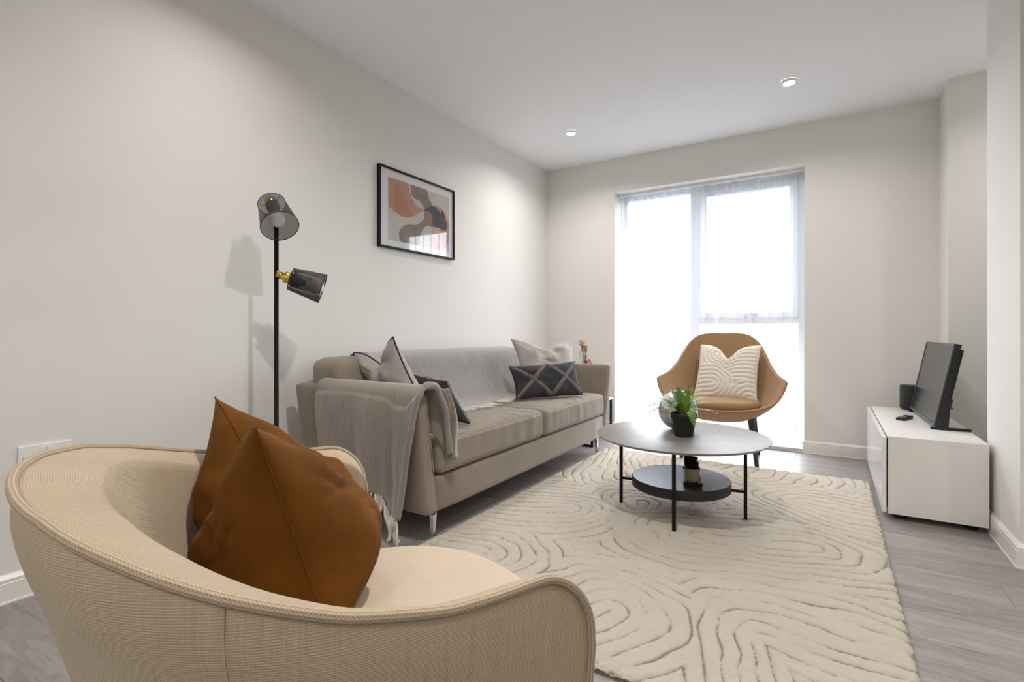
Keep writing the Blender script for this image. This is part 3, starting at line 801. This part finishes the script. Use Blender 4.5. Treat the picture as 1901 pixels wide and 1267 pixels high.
def floor_lamp():
    x, y = -2.10, 1.377
    root = empty('floor_lamp', (x, y, 0), label='black floor lamp with two perforated shades and brass joints by the left wall', cat='lamp')
    lathe('base', [(.001, 0), (.125, 0), (.13, .004), (.13, .012), (.125, .018), (.02, .022), (.001, .022)], (x, y, 0), M_black, root)
    tube('pole', [(x, y, .018), (x, y, 1.0), (x, y, 1.452)], .0098, M_black, root, 16)
    lathe('pole_cap', [(.0098, 0), (.011, .002), (.011, .02), (.009, .026), (.001, .027)], (x, y, 1.45), M_black, root, 16)
    def head(c0, ax, r0, r1, L, arm0):
        c0 = Vector(c0); ax = Vector(ax)
        sh = lathe('lamp_shade', [(r0, 0), (r0+(r1-r0)*.5, L*.5), (r1, L)], c0, M_shade, root, 64, ax, caps=False)
        # real arc length UVs
        for (r, h) in ((r0, 0), (r1, L)):
            q = Vector((0, 0, 1)).rotation_difference(ax).to_matrix()
            tube('rim', [c0+q @ Vector((r*math.cos(a), r*math.sin(a), h)) for a in np.linspace(0, 2*PI, 41)[:-1]], .0016, M_black, sh, 6, closed=True)
        q = Vector((0, 0, 1)).rotation_difference(ax).to_matrix()
        for k in range(3):
            a = 2*PI*k/3+.4; tube('spoke', [c0+q @ Vector((.02*math.cos(a), .02*math.sin(a), .012)), c0+q @ Vector((r0*math.cos(a), r0*math.sin(a), .002))], .0014, M_black, sh, 5)
        lathe('socket', [(.001, -.03), (.024, -.03), (.026, -.026), (.026, .0), (.024, .004)], c0, M_brass, root, 32, ax)
        lathe('bulb_holder', [(.024, .002), (.028, .006), (.028, .036), (.016, .05), (.015, .066)], c0, M_black, root, 32, ax, caps=False)
        lathe('light_bulb', [(.012, .06), (.014, .072), (.024, .083), (.031, .098), (.0325, .113), (.029, .128), (.019, .140), (.001, .146)], c0, M_bulb, root, 32, ax)
        tube('joint', [arm0, c0+ax*(-.025)], .017, M_brass, root, 20)
    M_bulb = plain('frosted_bulb', lin(225, 225, 228), .25, var=.02)
    d1 = camdir(.21, -.60, .78, (x, y, 1.45)); head(Vector((x, y, 1.472))+Vector((-.012, -.014, .018)), d1, .058, .078, .155, (x-.004, y, 1.452))
    d2 = camdir(.95, -.28, .16, (x, y, 1.17)); c2 = Vector((x, y, 1.168))+d2*.064+Vector((0, 0, .008)); head(c2, d2, .052, .068, .138, (x, y, 1.178))
floor_lamp()

# ================================================================ picture
def picture():
    X = XL; Y0, Y1, Z0, Z1 = 2.228, 2.968, 1.447, 1.958
    root = empty('framed_picture', (X, (Y0+Y1)/2, Z0), label='black framed abstract print in terracotta, brown and charcoal above the sofa', cat='picture')
    fw = .0125; D = .024
    for (a, b, c, d) in [(Y0, Y1, Z1-fw, Z1), (Y0, Y1, Z0, Z0+fw), (Y0, Y0+fw, Z0+fw, Z1-fw), (Y1-fw, Y1, Z0+fw, Z1-fw)]:
        box('frame', X, X+D, a, b, c, d, M_black, root, .0012)
    M_mat = plain('white_mount', lin(226, 226, 230), .7, var=.01); box('mount', X+.004, X+.012, Y0+fw-.001, Y1-fw+.001, Z0+fw-.001, Z1-fw+.001, M_mat, root, 0)
    f, CX, HY, H = 946., 950.5, 616., .92; a_ = YAW
    def px(cx_, cy_):
        u = 680+cx_/6.035; v = 290+cy_/6.035; k = (u-CX)/f; rx = -math.sin(a_)+k*math.cos(a_); ry = math.cos(a_)+k*math.sin(a_); d = (X+.014)/rx; return (d*ry, H-(v-HY)/f*d)
    cols = dict(bg=(198, 192, 184), terra=(184, 138, 118), terra2=(178, 126, 100), brown=(140, 120, 104), char=(72, 70, 72), pink=(214, 168, 156), pale=(206, 176, 160))
    def artmat(k):
        t = NT('print_'+k); c = t.coord('Object'); n = t.noise(c, 40, 4); col = lin(*cols[k]); return t.set(Base_Color=t.mix(n, tuple(x*.88 for x in col), tuple(min(1, x*1.1) for x in col)), Roughness=.8)
    root_p = None
    ya, za = px(247, 228); yb2, zb2 = px(930, 1058)
    za = px(247, 228)[1]; zb_ = px(247, 932)[1]; yb2 = px(930, 453)[0]
    pr = box('art_print', X+.0122, X+.0128, ya, yb2, zb_, za, artmat('bg'), root, 0)
    clip = lambda p_: (min(max(p_[0], ya), yb2), min(max(p_[1], zb_), za))
    shapes = [('terra', [(247, 228), (455, 295), (480, 380), (520, 490), (580, 570), (655, 598), (655, 620), (600, 632), (550, 665), (470, 688), (380, 668), (300, 605), (247, 525)]),
              ('terra2', [(345, 316), (385, 345), (420, 430), (450, 520), (490, 600), (545, 663), (470, 687), (380, 663), (322, 600), (306, 500), (315, 370)]),
              ('brown', [(500, 312), (590, 338), (675, 366), (695, 460), (742, 556), (700, 575), (657, 600), (640, 555), (600, 505), (540, 470), (508, 430), (500, 370)]),
              ('brown', [(657, 602), (657, 660), (640, 710), (590, 755), (540, 765), (470, 762), (410, 790), (370, 850), (372, 910), (392, 962), (520, 990), (590, 1000), (600, 900), (635, 825), (680, 783), (748, 795), (745, 720), (733, 660), (703, 625)]),
              ('terra', [(745, 556), (800, 565), (860, 610), (905, 690), (930, 770), (930, 920), (885, 1048), (868, 1030), (850, 940), (830, 835), (880, 838), (905, 800), (895, 740), (850, 670), (790, 590)]),
              ('pink', [(750, 795), (830, 815), (835, 900), (870, 1045), (755, 1022), (748, 900)]),
              ('char', [(657, 600), (700, 572), (742, 554), (790, 590), (850, 668), (895, 738), (906, 800), (888, 838), (845, 825), (800, 805), (748, 785), (745, 700), (730, 650), (700, 622), (660, 618)])]
    for k, (nm, P) in enumerate(shapes):
        P = [clip(px(*p_)) for p_ in P]; c = catmull(P, 5, True); c = [clip(q) for q in c]
        bm = bmesh.new(); vs_ = [bm.verts.new((X+.0130+.00025*k, q[0], q[1])) for q in c]; bm.faces.new(vs_); bmesh.ops.triangulate(bm, faces=bm.faces[:])
        bmesh.ops.recalc_face_normals(bm, faces=bm.faces)
        me = bpy.data.meshes.new('printed_shape'); bm.to_mesh(me); bm.free(); me.materials.append(artmat(nm)); o = bpy.data.objects.new('printed_shape', me); COL.objects.link(o); o.parent = pr
        o.matrix_parent_inverse = wmat(pr).inverted()
    box('glazing', X+.0185, X+.0195, Y0+fw-.001, Y1-fw+.001, Z0+fw-.001, Z1-fw+.001, M_glass, root, 0)
picture()

# ================================================================ coffee table
TX, TY, TZ = -.638, 2.63, .402
def coffee_table():
    root = empty('coffee_table', (TX, TY, 0), label='round coffee table with stone-look top and black lower shelf on the rug', cat='table')
    t = NT('grey_ceramic_top'); c = t.coord('Object'); n1 = t.noise(c, 3.5, 6, .65); n2 = t.noise(c, 30, 4)
    rr = t.n('ValToRGB'); e = rr.color_ramp.elements; e[0].position = .3; e[0].color = (*lin(110, 103, 96), 1); e[1].position = .72; e[1].color = (*lin(142, 137, 132), 1)
    t.l(t.math('ADD', t.math('MULTIPLY', n1, .8), t.math('MULTIPLY', n2, .2)), rr.inputs[0]); t.set(Base_Color=rr.outputs[0], Roughness=.42)
    lathe('tabletop', [(.001, TZ-.014), (.40, TZ-.014), (.411, TZ-.008), (.4155, TZ-.003), (.4155, TZ-.0008), (.413, TZ), (.001, TZ)], (TX, TY, 0), t.m, root, 128)
    lathe('under_ring', [(.27, TZ-.026), (.315, TZ-.026), (.315, TZ-.0142), (.27, TZ-.0142)], (TX, TY, 0), M_black, root, 64, caps=False)
    lathe('lower_shelf', [(.001, .138), (.232, .138), (.238, .142), (.238, .180), (.234, .186), (.228, .184), (.001, .183)], (TX, TY, 0), M_shelf, root, 96)
    dirs = [(-.594-TX, 2.328-TY), (-.927-TX, 2.588-TY), (-.35-TX, 2.671-TY), (-.68-TX, 2.93-TY)]
    for (dx, dy) in dirs:
        L = math.hypot(dx, dy); dx, dy = dx/L, dy/L; px_, py_ = TX+dx*.298, TY+dy*.298
        M = Matrix.Translation((px_, py_, 0)) @ Matrix.Rotation(math.atan2(dy, dx), 4, 'Z')
        box('leg', -.008, .008, -.0085, .0085, .017, TZ-.0142, M_black, root, .0015, 2, M)
        box('shelf_bracket', -.075, -.006, -.006, .006, .143, .156, M_black, root, .001, 1, M)
M_shelf = plain('black_satin_shelf', (.012, .013, .017), .5, var=.1)
coffee_table()
# mercury glass ball vase
def mercury():
    t = NT('mercury_glass'); c = t.coord('Object'); n = t.noise(c, 55, 5, .7); rr = t.n('ValToRGB'); e = rr.color_ramp.elements; e[0].position = .42; e[0].color = (.62, .60, .60, 1); e[1].position = .62; e[1].color = (.93, .92, .92, 1); t.l(n, rr.inputs[0])
    return t.set(Base_Color=rr.outputs[0], Metallic=.85, Roughness=t.math('ADD', t.math('MULTIPLY', n, .35), .05), Normal=t.bump(n, .25, .002))
vx, vy = -.681, 2.757; R_ = .100
prof = [(.001, 0), (.03, 0)]+[(R_*math.sin(a), R_-R_*math.cos(a)) for a in np.linspace(.36, PI-.42, 26)]+[(.034, R_*1.93), (.037, R_*2.03)]+[(.034, R_*2.03), (.031, R_*1.92), (.001, R_*1.86)]
vz = empty('ball_vase', (vx, vy, TZ), label='round silver mercury glass vase behind the fern pot', cat='vase')
lathe('vase_body', prof, (vx, vy, TZ), mercury(), vz, 64)
# fern in a black pot
def fern():
    px_, py_ = -.615, 2.600
    root = empty('potted_fern', (px_, py_, TZ), label='green fern in a small matt black pot on the coffee table', cat='plant')
    lathe('pot', [(.001, 0), (.043, 0), (.045, .003), (.056, .080), (.0565, .081), (.0605, .085), (.0635, .112), (.062, .114), (.058, .112), (.054, .090), (.001, .090)], (px_, py_, TZ), plain('matt_black_pot', (.014, .014, .014), .6, bumps=.1), root, 48)
    lathe('soil', [(.001, .099), (.055, .096), (.055, .0905), (.001, .0905)], (px_, py_, TZ), plain('soil', (.02, .014, .009), .95, bumps=1, bscale=300), root, 24)
    t = NT('fern_green'); oi = t.n('ObjectInfo').outputs['Random']; c = t.coord('UV'); n = t.noise(c, 60)
    f = t.math('ADD', t.math('MULTIPLY', oi, .7), t.math('MULTIPLY', n, .3), True); t.set(Base_Color=t.mix(f, lin(66, 108, 30), lin(150, 186, 78)), Roughness=.45)
    t.b.inputs['Transmission Weight'].default_value = 0
    R = Vector((math.cos(YAW), math.sin(YAW), 0)); Fd = Vector((-math.sin(YAW), math.cos(YAW), 0))
    # frond tips: (right, towards, up) m from pot rim centre and arch height
    fr = [(-.165, .00, .025, .09), (-.150, .03, -.01, .10), (-.105, .05, .085, .07), (-.055, .02, .125, .03), (-.01, .04, .115, .03), (.045, .02, .115, .03), (.065, -.03, .105, .03), (.125, .02, .045, .06), (.130, -.05, .008, .06),
          (.02, -.095, -.045, .085), (-.06, -.07, .05, .07), (.03, .10, .07, .06), (-.09, .09, .06, .06), (-.115, -.03, .07, .05), (.00, -.05, .095, .03), (.075, .06, .06, .07), (-.03, .07, .10, .03), (-.13, .02, .045, .075), (.095, -.01, .075, .045), (-.035, -.03, .12, .02), (.022, .0, .125, .02), (-.08, -.05, .02, .08)]
    base = Vector((px_, py_, TZ+.097)); rng = random.Random(2)
    for k, (r, d, u, arch) in enumerate(fr):
        tip = base+R*r*1.12+Fd*d+Vector((0, 0, u*1.08+.015)); b0 = base+Vector((rng.uniform(-.012, .012), rng.uniform(-.012, .012), 0))
        mid = b0*.55+tip*.45+Vector((0, 0, arch)); pts = [b0*(1-t_)**2+mid*2*t_*(1-t_)+tip*t_*t_ for t_ in np.linspace(0, 1, 35)]
        fo = tube('frond', pts, .0012, t.m, root, 5, taper=lambda q: 1-.6*q)
        V = []; F = []; UV = []
        for i in range(4, 35):
            tt = i/34; p_ = pts[i]; tg = (pts[min(34, i+1)]-pts[i-1]).normalized(); side = tg.cross(Vector((0, 0, 1)))
            if side.length < .2: side = R.copy()
            side.normalize(); nr = side.cross(tg).normalized(); L = .026*max(.28, math.sin(PI*min(1, .15+tt*.78))**.8)
            for sg in (-1, 1):
                a = p_+tg*rng.uniform(-.001, .001); dv = (side*sg+tg*.35+nr*rng.uniform(-.25, .1)).normalized(); w = tg*.0018
                b_ = len(V); V += [a-w*.7, a+dv*L*.4-w+nr*.0012, a+dv*L*.85-w*.6, a+dv*L, a+dv*L*.85+w*.6, a+dv*L*.4+w+nr*.0012, a+w*.7]; F.append(tuple(range(b_, b_+7))); UV += [(k*.1+i*.01, q*.01) for q in range(7)]
        mesh('leaflets', V, F, t.m, fo, True, uv=UV)
fern()
# tray with three cups on the lower shelf
def cups():
    z = .183
    a = Vector((-.5605, 2.545, 0)); b = Vector((-.628, 2.80, 0)); dr = (b-a).normalized(); ang = math.atan2(dr.y, dr.x); c = a+dr*.115
    M = Matrix.Translation((c.x, c.y, z)) @ Matrix.Rotation(ang, 4, 'Z')
    root = empty('tray', (c.x, c.y, z), label='narrow dark tray carrying three cups on the lower shelf', cat='tray')
    M_tray = plain('glazed_black_tray', (.015, .013, .012), .2)
    box('tray_plate', -.15, .15, -.042, .042, .0, .010, M_tray, root, .002, 2, M)
    for (p0, p1, q0, q1) in [(-.15, .15, -.044, -.038), (-.15, .15, .038, .044), (-.15, -.144, -.044, .044), (.144, .15, -.044, .044)]:
        box('tray_edge', p0, p1, q0, q1, .006, .017, M_tray, root, .0015, 1, M)
    for k, (off, col, lab) in enumerate([(-.10, lin(176, 160, 128), 'cream glazed cup at the front of the dark tray'), (0, lin(34, 24, 20), 'blackish glazed cup in the middle of the dark tray'), (.10, lin(52, 38, 30), 'brown glazed cup at the back of the dark tray')]):
        p_ = c+dr*off; cu = empty('cup', (p_.x, p_.y, z+.0105), label=lab, cat='cup', group='cups on the tray')
        m = NT('cup_glaze'); cc = m.coord('Object'); sp = m.n('SeparateXYZ'); m.set(Base_Color=m.mix(m.noise(cc, 40, 4), tuple(x*.8 for x in col), tuple(min(1, x*1.2) for x in col)), Roughness=.18)
        lathe('cup_body', [(.001, 0), (.024, 0), (.029, .004), (.033, .02), (.0355, .064), (.0365, .0665)], (p_.x, p_.y, z+.0105), m.m, cu, 40, caps=False)
        lathe('cup_inside', [(.0365, .0665), (.0355, .068), (.0335, .066), (.031, .02), (.026, .008), (.001, .006)], (p_.x, p_.y, z+.0105), plain('dark_glaze', (.03, .018, .012), .15), cu, 40, caps=False)
cups()

# ================================================================ tan shell chair
def tan_chair():
    cx, cy, rz = -.675, 3.955, math.radians(5)
    root = empty('shell_chair', (cx, cy, 0), label='camel felt shell armchair with dark wooden legs in front of the window', cat='armchair')
    Rm = Matrix.Translation((cx, cy, 0)) @ Matrix.Rotation(rz, 4, 'Z')
    half = [(0, .33, .897), (.11, .328, .897), (.19, .31, .880), (.25, .27, .830), (.292, .21, .755), (.330, .13, .672), (.372, .02, .612), (.413, -.09, .585), (.424, -.14, .566), (.400, -.18, .500), (.350, -.22, .432), (.25, -.285, .396), (.13, -.33, .384), (0, -.345, .381)]
    full = half+[(-x, y, z) for (x, y, z) in half[-2:0:-1]]
    C = catmull(full, 10, True); n = len(C); NS = 30; V = []; UV = []
    th = .030
    def prof(c, h, inner):
        d = Vector((c[0], c[1])); z = .275+(c[2]-.275)*h**2.6
        lift = 0
        if inner:
            k = 1-(th*.8)/max(.1, d.length)*min(1, h*1.5); return Vector((d.x*h*k, d.y*h*k, max(z+th*(1-h**3)*.9+.004, .372 if h < .93 else 0)))
        return Vector((d.x*h, d.y*h, z))
    for c in C:
        c = np.array(c)
        for j in range(NS): V.append(Rm @ prof(c, max(.001, (j/(NS-1)))**.75, False))
        # rolled rim
        o_ = prof(c, 1, False); i_ = prof(c, 1, True)
        for j in range(1, 6): a = j/6*PI; m = o_.lerp(i_, (1-math.cos(a))/2); V.append(Rm @ (m+Vector((0, 0, .010*math.sin(a)))))
        for j in range(NS-1, -1, -1): V.append(Rm @ prof(c, max(.001, (j/(NS-1)))**.75, True))
    per = 2*NS+5
    arc = 0
    for i in range(n):
        for j in range(per): p_ = V[i*per+j]; UV.append((p_.x+p_.y*.3, p_.z+p_.y*.8))
    o = mesh('shell', V, grid_faces(n, per, closeu=True), M_tan, root, True, uv=UV); fixnormals(o)
    tube('piping', [Rm @ (prof(np.array(c), 1, False)+Vector((0, 0, .004))) for c in C], .0026, plain('camel_piping', lin(120, 84, 52), .8), root, 6, closed=True)
    # seat cushion
    V = []; UV = []; NS2 = 64; NR = 20
    for i in range(NS2):
        a = 2*PI*i/NS2; ca, sa = math.cos(a), math.sin(a); rx = np.sign(ca)*abs(ca)**.85*.262; ry = np.sign(sa)*abs(sa)**.85*.275-.035
        for j in range(NR):
            u = j/(NR-1)
            if u < .4: r = .9*u/.4; z = .448+.010*(1-(u/.4)**2)
            else: b = (u-.4)/.6*PI; r = .9+.1*math.sin(b); z = .416+.032*math.cos(b)
            if j == 0: r = .001
            V.append(Rm @ Vector((rx*r, (ry+.035)*r-.035, z-.008+.012*(-ry)))); UV.append((rx*r, ry*r))
    o = mesh('seat_cushion', V, grid_faces(NS2, NR, closeu=True), M_tan, root, True, uv=UV); fixnormals(o)
    for (a, b) in ((1, -1), (-1, -1), (1, 1), (-1, 1)):
        p0 = Rm @ Vector((a*.205, -.14 if b < 0 else .14, .345)); p1 = Rm @ Vector((a*.245, -.205 if b < 0 else .235, .0))
        tube('leg', [p0, p0.lerp(p1, .5), p1], .022, M_wood_dark, root, 16, taper=lambda u: 1.15-.55*u)
        lathe('foot_glide', [(.010, 0), (.010, .004)], (p1.x, p1.y, 0), M_blackp, root, 12)
    return Rm
RT = tan_chair()
def epat(u, v):
    d1 = math.hypot(max(0, u+.42), v+.50); d2 = math.hypot(u-.80, (v+1.05)); d3 = math.hypot(min(0, u+.30), v-.62)
    d = d1 if d1 < .74 else (d2 if d2 < .72 else d3)
    return .009*abs(math.sin(d*PI/.150))**.55-.004
def gy_(u, v, Y):
    k = (u-950.5)/946; rx = -math.sin(YAW)+k*math.cos(YAW); ry = math.cos(YAW)+k*math.sin(YAW); d = Y/ry; return (d*rx, Y, .92-(v-616)/946*d)
cushion('cushion', [gy_(1301, 640, 4.14), gy_(1413, 642, 4.14), gy_(1405, 745, 3.93), gy_(1286, 742, 3.93)], .13, M_cream,
        'cream cushion with looping tufted ridges on the camel shell chair', dip=.115, dipw=.30, seed=21, N=170, wr=.004, pinch=.012, pat=epat, flip=-1)

# ================================================================ tv bench and things on it
BX0, BX1, BY0, BY1, BZ = .243, .612, 3.09, 4.29, .408
def bench():
    root = empty('tv_bench', ((BX0+BX1)/2, (BY0+BY1)/2, 0), label='low white lacquered tv bench with gloss door along the right wall', cat='tv bench')
    t = .018
    box('top_panel', BX0, BX1, BY0, BY1, BZ-t, BZ, M_white_lac, root, .0015)
    box('bottom_panel', BX0, BX1, BY0, BY1, .03, .03+t, M_white_lac, root, .0015)
    box('side_panel', BX0, BX1, BY0, BY0+t, .03+t, BZ-t, M_white_lac, root, .0008); box('side_panel', BX0, BX1, BY1-t, BY1, .03+t, BZ-t, M_white_lac, root, .0008)
    box('back_panel', BX1-.012, BX1-.004, BY0+t, BY1-t, .03+t, BZ-t, M_white_lac, root, 0)
    box('divider', BX0+.01, BX1-.012, 3.68, 3.698, .03+t, BZ-t, M_white_lac, root, 0)
    for (a, b) in ((BY0-.0, BY1-.0),): box('door', BX0-.024, BX0-.006, a+.001, b-.001, .034, BZ-.006, M_white_gloss, root, .0015)
    for y in (BY0+.08, BY1-.08):
        for x in (BX0+.05, BX1-.05): lathe('foot', [(.026, 0), (.03, .004), (.03, .03)], (x, y, 0), M_blackp, root, 24)
bench()
def tv():
    p0 = Vector((.462, 3.42, BZ+.02)); p1 = Vector((.440, 4.13, BZ+.02)); ax = (p1-p0).normalized(); W_ = (p1-p0).length
    out = Vector((-ax.y, ax.x, 0)) # towards -X (viewing side)
    if out.x > 0: out = -out
    tilt = math.radians(11); up = (Vector((0, 0, 1))*math.cos(tilt)-out*math.sin(tilt)).normalized(); nr = ax.cross(up); 
    if nr.x > 0: nr = -nr
    Mx = Matrix((( ax.x, nr.x, up.x, p0.x), (ax.y, nr.y, up.y, p0.y), (ax.z, nr.z, up.z, p0.z), (0, 0, 0, 1)))
    root = empty('television', (.50, 3.78, BZ), label='black flat television tilted back on a low stand on the white bench', cat='television')
    H_ = .438
    box('back_case', .0, W_, -.030, -.004, .0, H_, M_blackp, root, .002, 2, Mx)
    box('rear_housing', .03, W_-.03, -.050, -.030, .02, H_*.94, M_blackp, root, .006, 2, Mx)
    M_bez = plain('grey_bezel', lin(74, 78, 88), .3)
    for (a, b, c, d) in [(0, W_, H_-.008, H_), (0, W_, 0, .014), (0, .006, .014, H_-.008), (W_-.006, W_, .014, H_-.008)]: box('bezel', a, b, -.004, .002, c, d, M_bez, root, .0008, 1, Mx)
    box('screen', .006, W_-.006, -.004, -.001, .014, H_-.008, M_screen, root, 0, 1, Mx)
    box('port_strip', -.0015, .001, -.022, -.012, H_-.13, H_-.06, M_shelf, root, 0, 1, Mx)
    for a in (.012, W_-.03):
        q0 = p0+ax*a
        Mf = Matrix.Translation((q0.x, q0.y, BZ)) @ Matrix.Rotation(math.atan2(out.y, out.x), 4, 'Z')
        box('stand_foot', -.150, .012, -.009, .009, .0, .014, M_blackp, root, .002, 2, Mf)
        Mn = Mf
        V = [(-.010, -.008, .012), (-.060, -.008, .012), (-.066, -.008, .10), (-.078, -.008, .16), (-.040, -.008, .16), (-.010, -.008, .03)]
        VV = [Mn @ Vector(v) for v in V]+[Mn @ Vector((v[0], .008, v[2])) for v in V]; nn = len(V)
        o = mesh('stand_bracket', VV, [tuple(range(nn)), tuple(range(2*nn-1, nn-1, -1))]+[(i, (i+1) % nn, nn+(i+1) % nn, nn+i) for i in range(nn)], M_blackp, root, False); fixnormals(o)
        for zz in (.115, .145): lathe('screw', [(.004, 0), (.004, .008), (.001, .009)], Mn @ Vector((-.070, 0, zz)), M_blackp, root, 10, tuple(-out))
tv()
def speaker():
    x, y = .452, 4.222
    root = empty('speaker', (x, y, BZ), label='black cylindrical speaker behind the far end of the television', cat='speaker')
    lathe('speaker_body', [(.05, .006), (.055, .008), (.0585, .014), (.0585, .152), (.057, .156)], (x, y, BZ), plain('black_mesh_grille', (.012, .013, .017), .5, bumps=.5, bscale=1500), root, 48, caps=False)
    lathe('speaker_top', [(.057, .156), (.055, .160), (.001, .160)], (x, y, BZ), M_blackp, root, 48, caps=False)
    lathe('speaker_foot', [(.001, 0), (.048, 0), (.05, .006), (.001, .0062)], (x, y, BZ), M_blackp, root, 32)
speaker()
def remote():
    c = Vector((.372, 3.74, BZ)); ang = math.radians(68); M = Matrix.Translation(c) @ Matrix.Rotation(ang, 4, 'Z')
    root = empty('remote_control', tuple(c), label='small black remote control lying in front of the television', cat='remote')
    box('remote_body', -.075, .075, -.021, .021, .0, .016, M_blackp, root, .006, 3, M)
    mw = plain('grey_buttons', lin(150, 150, 152), .5)
    for i in range(4):
        for j in range(3): box('button', .005+i*.013, .012+i*.013, -.0125+j*.010, -.0055+j*.010, .0155, .0175, M_shelf, root, .0008, 1, M)
    for (a, b) in ((-.03, -.008), (-.03, .008)): box('button', a-.008, a+.008, b-.004, b+.004, .0155, .0180, mw, root, .0015, 2, M)
    lathe('navigation_ring', [(.004, .0155), (.009, .0175), (.011, .0155)], M @ Vector((-.008, 0, 0)), mw, root, 20, caps=False)
    box('button', -.060, -.046, -.004, .004, .0155, .018, mw, root, .001, 1, M)
remote()

# ================================================================ side table with dried flowers
def side_table():
    x0, x1, y0, y1, z = -2.05, -1.59, 3.765, 4.20, .352
    root = empty('side_table', ((x0+x1)/2, (y0+y1)/2, 0), label='square white-topped side table on black frame behind the sofa end', cat='side table')
    box('tabletop', x0, x1, y0, y1, z-.016, z, plain('white_marble', lin(235, 234, 232), .2, var=.05), root, .002)
    for x in (x0+.012, x1-.012):
        for y in (y0+.012, y1-.012): box('leg', x-.009, x+.009, y-.009, y+.009, 0, z-.016, M_black, root, .001, 1)
    for y in (y0+.012, y1-.012):
        box('rail', x0+.021, x1-.021, y-.008, y+.008, z-.034, z-.0165, M_black, root, .001, 1); box('rail', x0+.021, x1-.021, y-.008, y+.008, .0, .016, M_black, root, .001, 1)
    # vase with stems
    vx, vy = -1.80, 4.05
    va = empty('flower_vase', (vx, vy, z), label='small vase of dried orange blossoms and green sprigs behind the sofa arm', cat='vase')
    lathe('vase_body', [(.001, 0), (.035, 0), (.05, .03), (.055, .08), (.04, .14), (.022, .18), (.024, .205), (.019, .205), (.018, .18)], (vx, vy, z), plain('stoneware', lin(170, 160, 150), .5), va, 32, caps=False)
    Mo = plain('dried_orange_bloom', lin(186, 136, 110), .8, var=.3, nscale=90); Mg = plain('dull_green_leaf', lin(92, 104, 66), .6, var=.3, nscale=60); Mst = plain('brown_stem', lin(110, 88, 62), .8)
    rng = random.Random(9); top = Vector((vx, vy, z+.2))
    def blob(name, c, r, m, n=14, sq=1):
        V = []; F = []
        for k in range(n):
            d = Vector((rng.gauss(0, 1), rng.gauss(0, 1), rng.gauss(0, 1))).normalized()*r*rng.uniform(.4, 1); q = c+Vector((d.x, d.y, d.z*sq)); s = rng.uniform(.006, .011); b = len(V)
            rot = Matrix.Rotation(rng.random()*6, 3, Vector((rng.random(), rng.random(), rng.random())).normalized())
            oct_ = [(s, 0, 0), (-s, 0, 0), (0, s, 0), (0, -s, 0), (0, 0, s), (0, 0, -s)]
            V += [q+rot @ Vector(v) for v in oct_]; F += [tuple(b+i for i in f) for f in ((0, 2, 4), (2, 1, 4), (1, 3, 4), (3, 0, 4), (2, 0, 5), (1, 2, 5), (3, 1, 5), (0, 3, 5))]
        return mesh(name, V, F, m, va, True)
    tips = [(Vector((-1.835, 4.10, .815)), 1), (Vector((-1.82, 4.10, .775)), 1), (Vector((-1.805, 4.08, .79)), 1), (Vector((-1.86, 4.10, .75)), 0), (Vector((-1.79, 4.09, .73)), 0)]
    for (c, fl) in tips:
        tube('stem', [top, top.lerp(c, .5)+Vector((rng.uniform(-.01, .01), rng.uniform(-.01, .01), .01)), c], .0016, Mst, va, 5)
        if fl: blob('blossom', c, .030, Mo, 26)
    for k in range(5):
        u = .35+.13*k; c = top.lerp(Vector((-1.80, 4.09, .80)), u); V = []; F = []
        for i in range(7):
            sd = Vector((rng.uniform(-.2, 1), rng.uniform(-.3, .3), rng.uniform(.0, .7))).normalized()*rng.uniform(.02, .045); w = Vector((0, 0, .006)); b = len(V); q = c+Vector((0, 0, rng.uniform(-.01, .02)))
            V += [q, q+sd*.5-w, q+sd, q+sd*.5+w]; F.append((b, b+1, b+2, b+3))
        mesh('leaf_spray', V, F, Mg, va, False)
    c = Vector((-1.775, 4.10, .655)); tube('stem', [top, top.lerp(c, .5)+Vector((0, 0, .01)), c], .002, Mst, va, 5); blob('blossom', c, .036, Mo, 60, .8)
side_table()
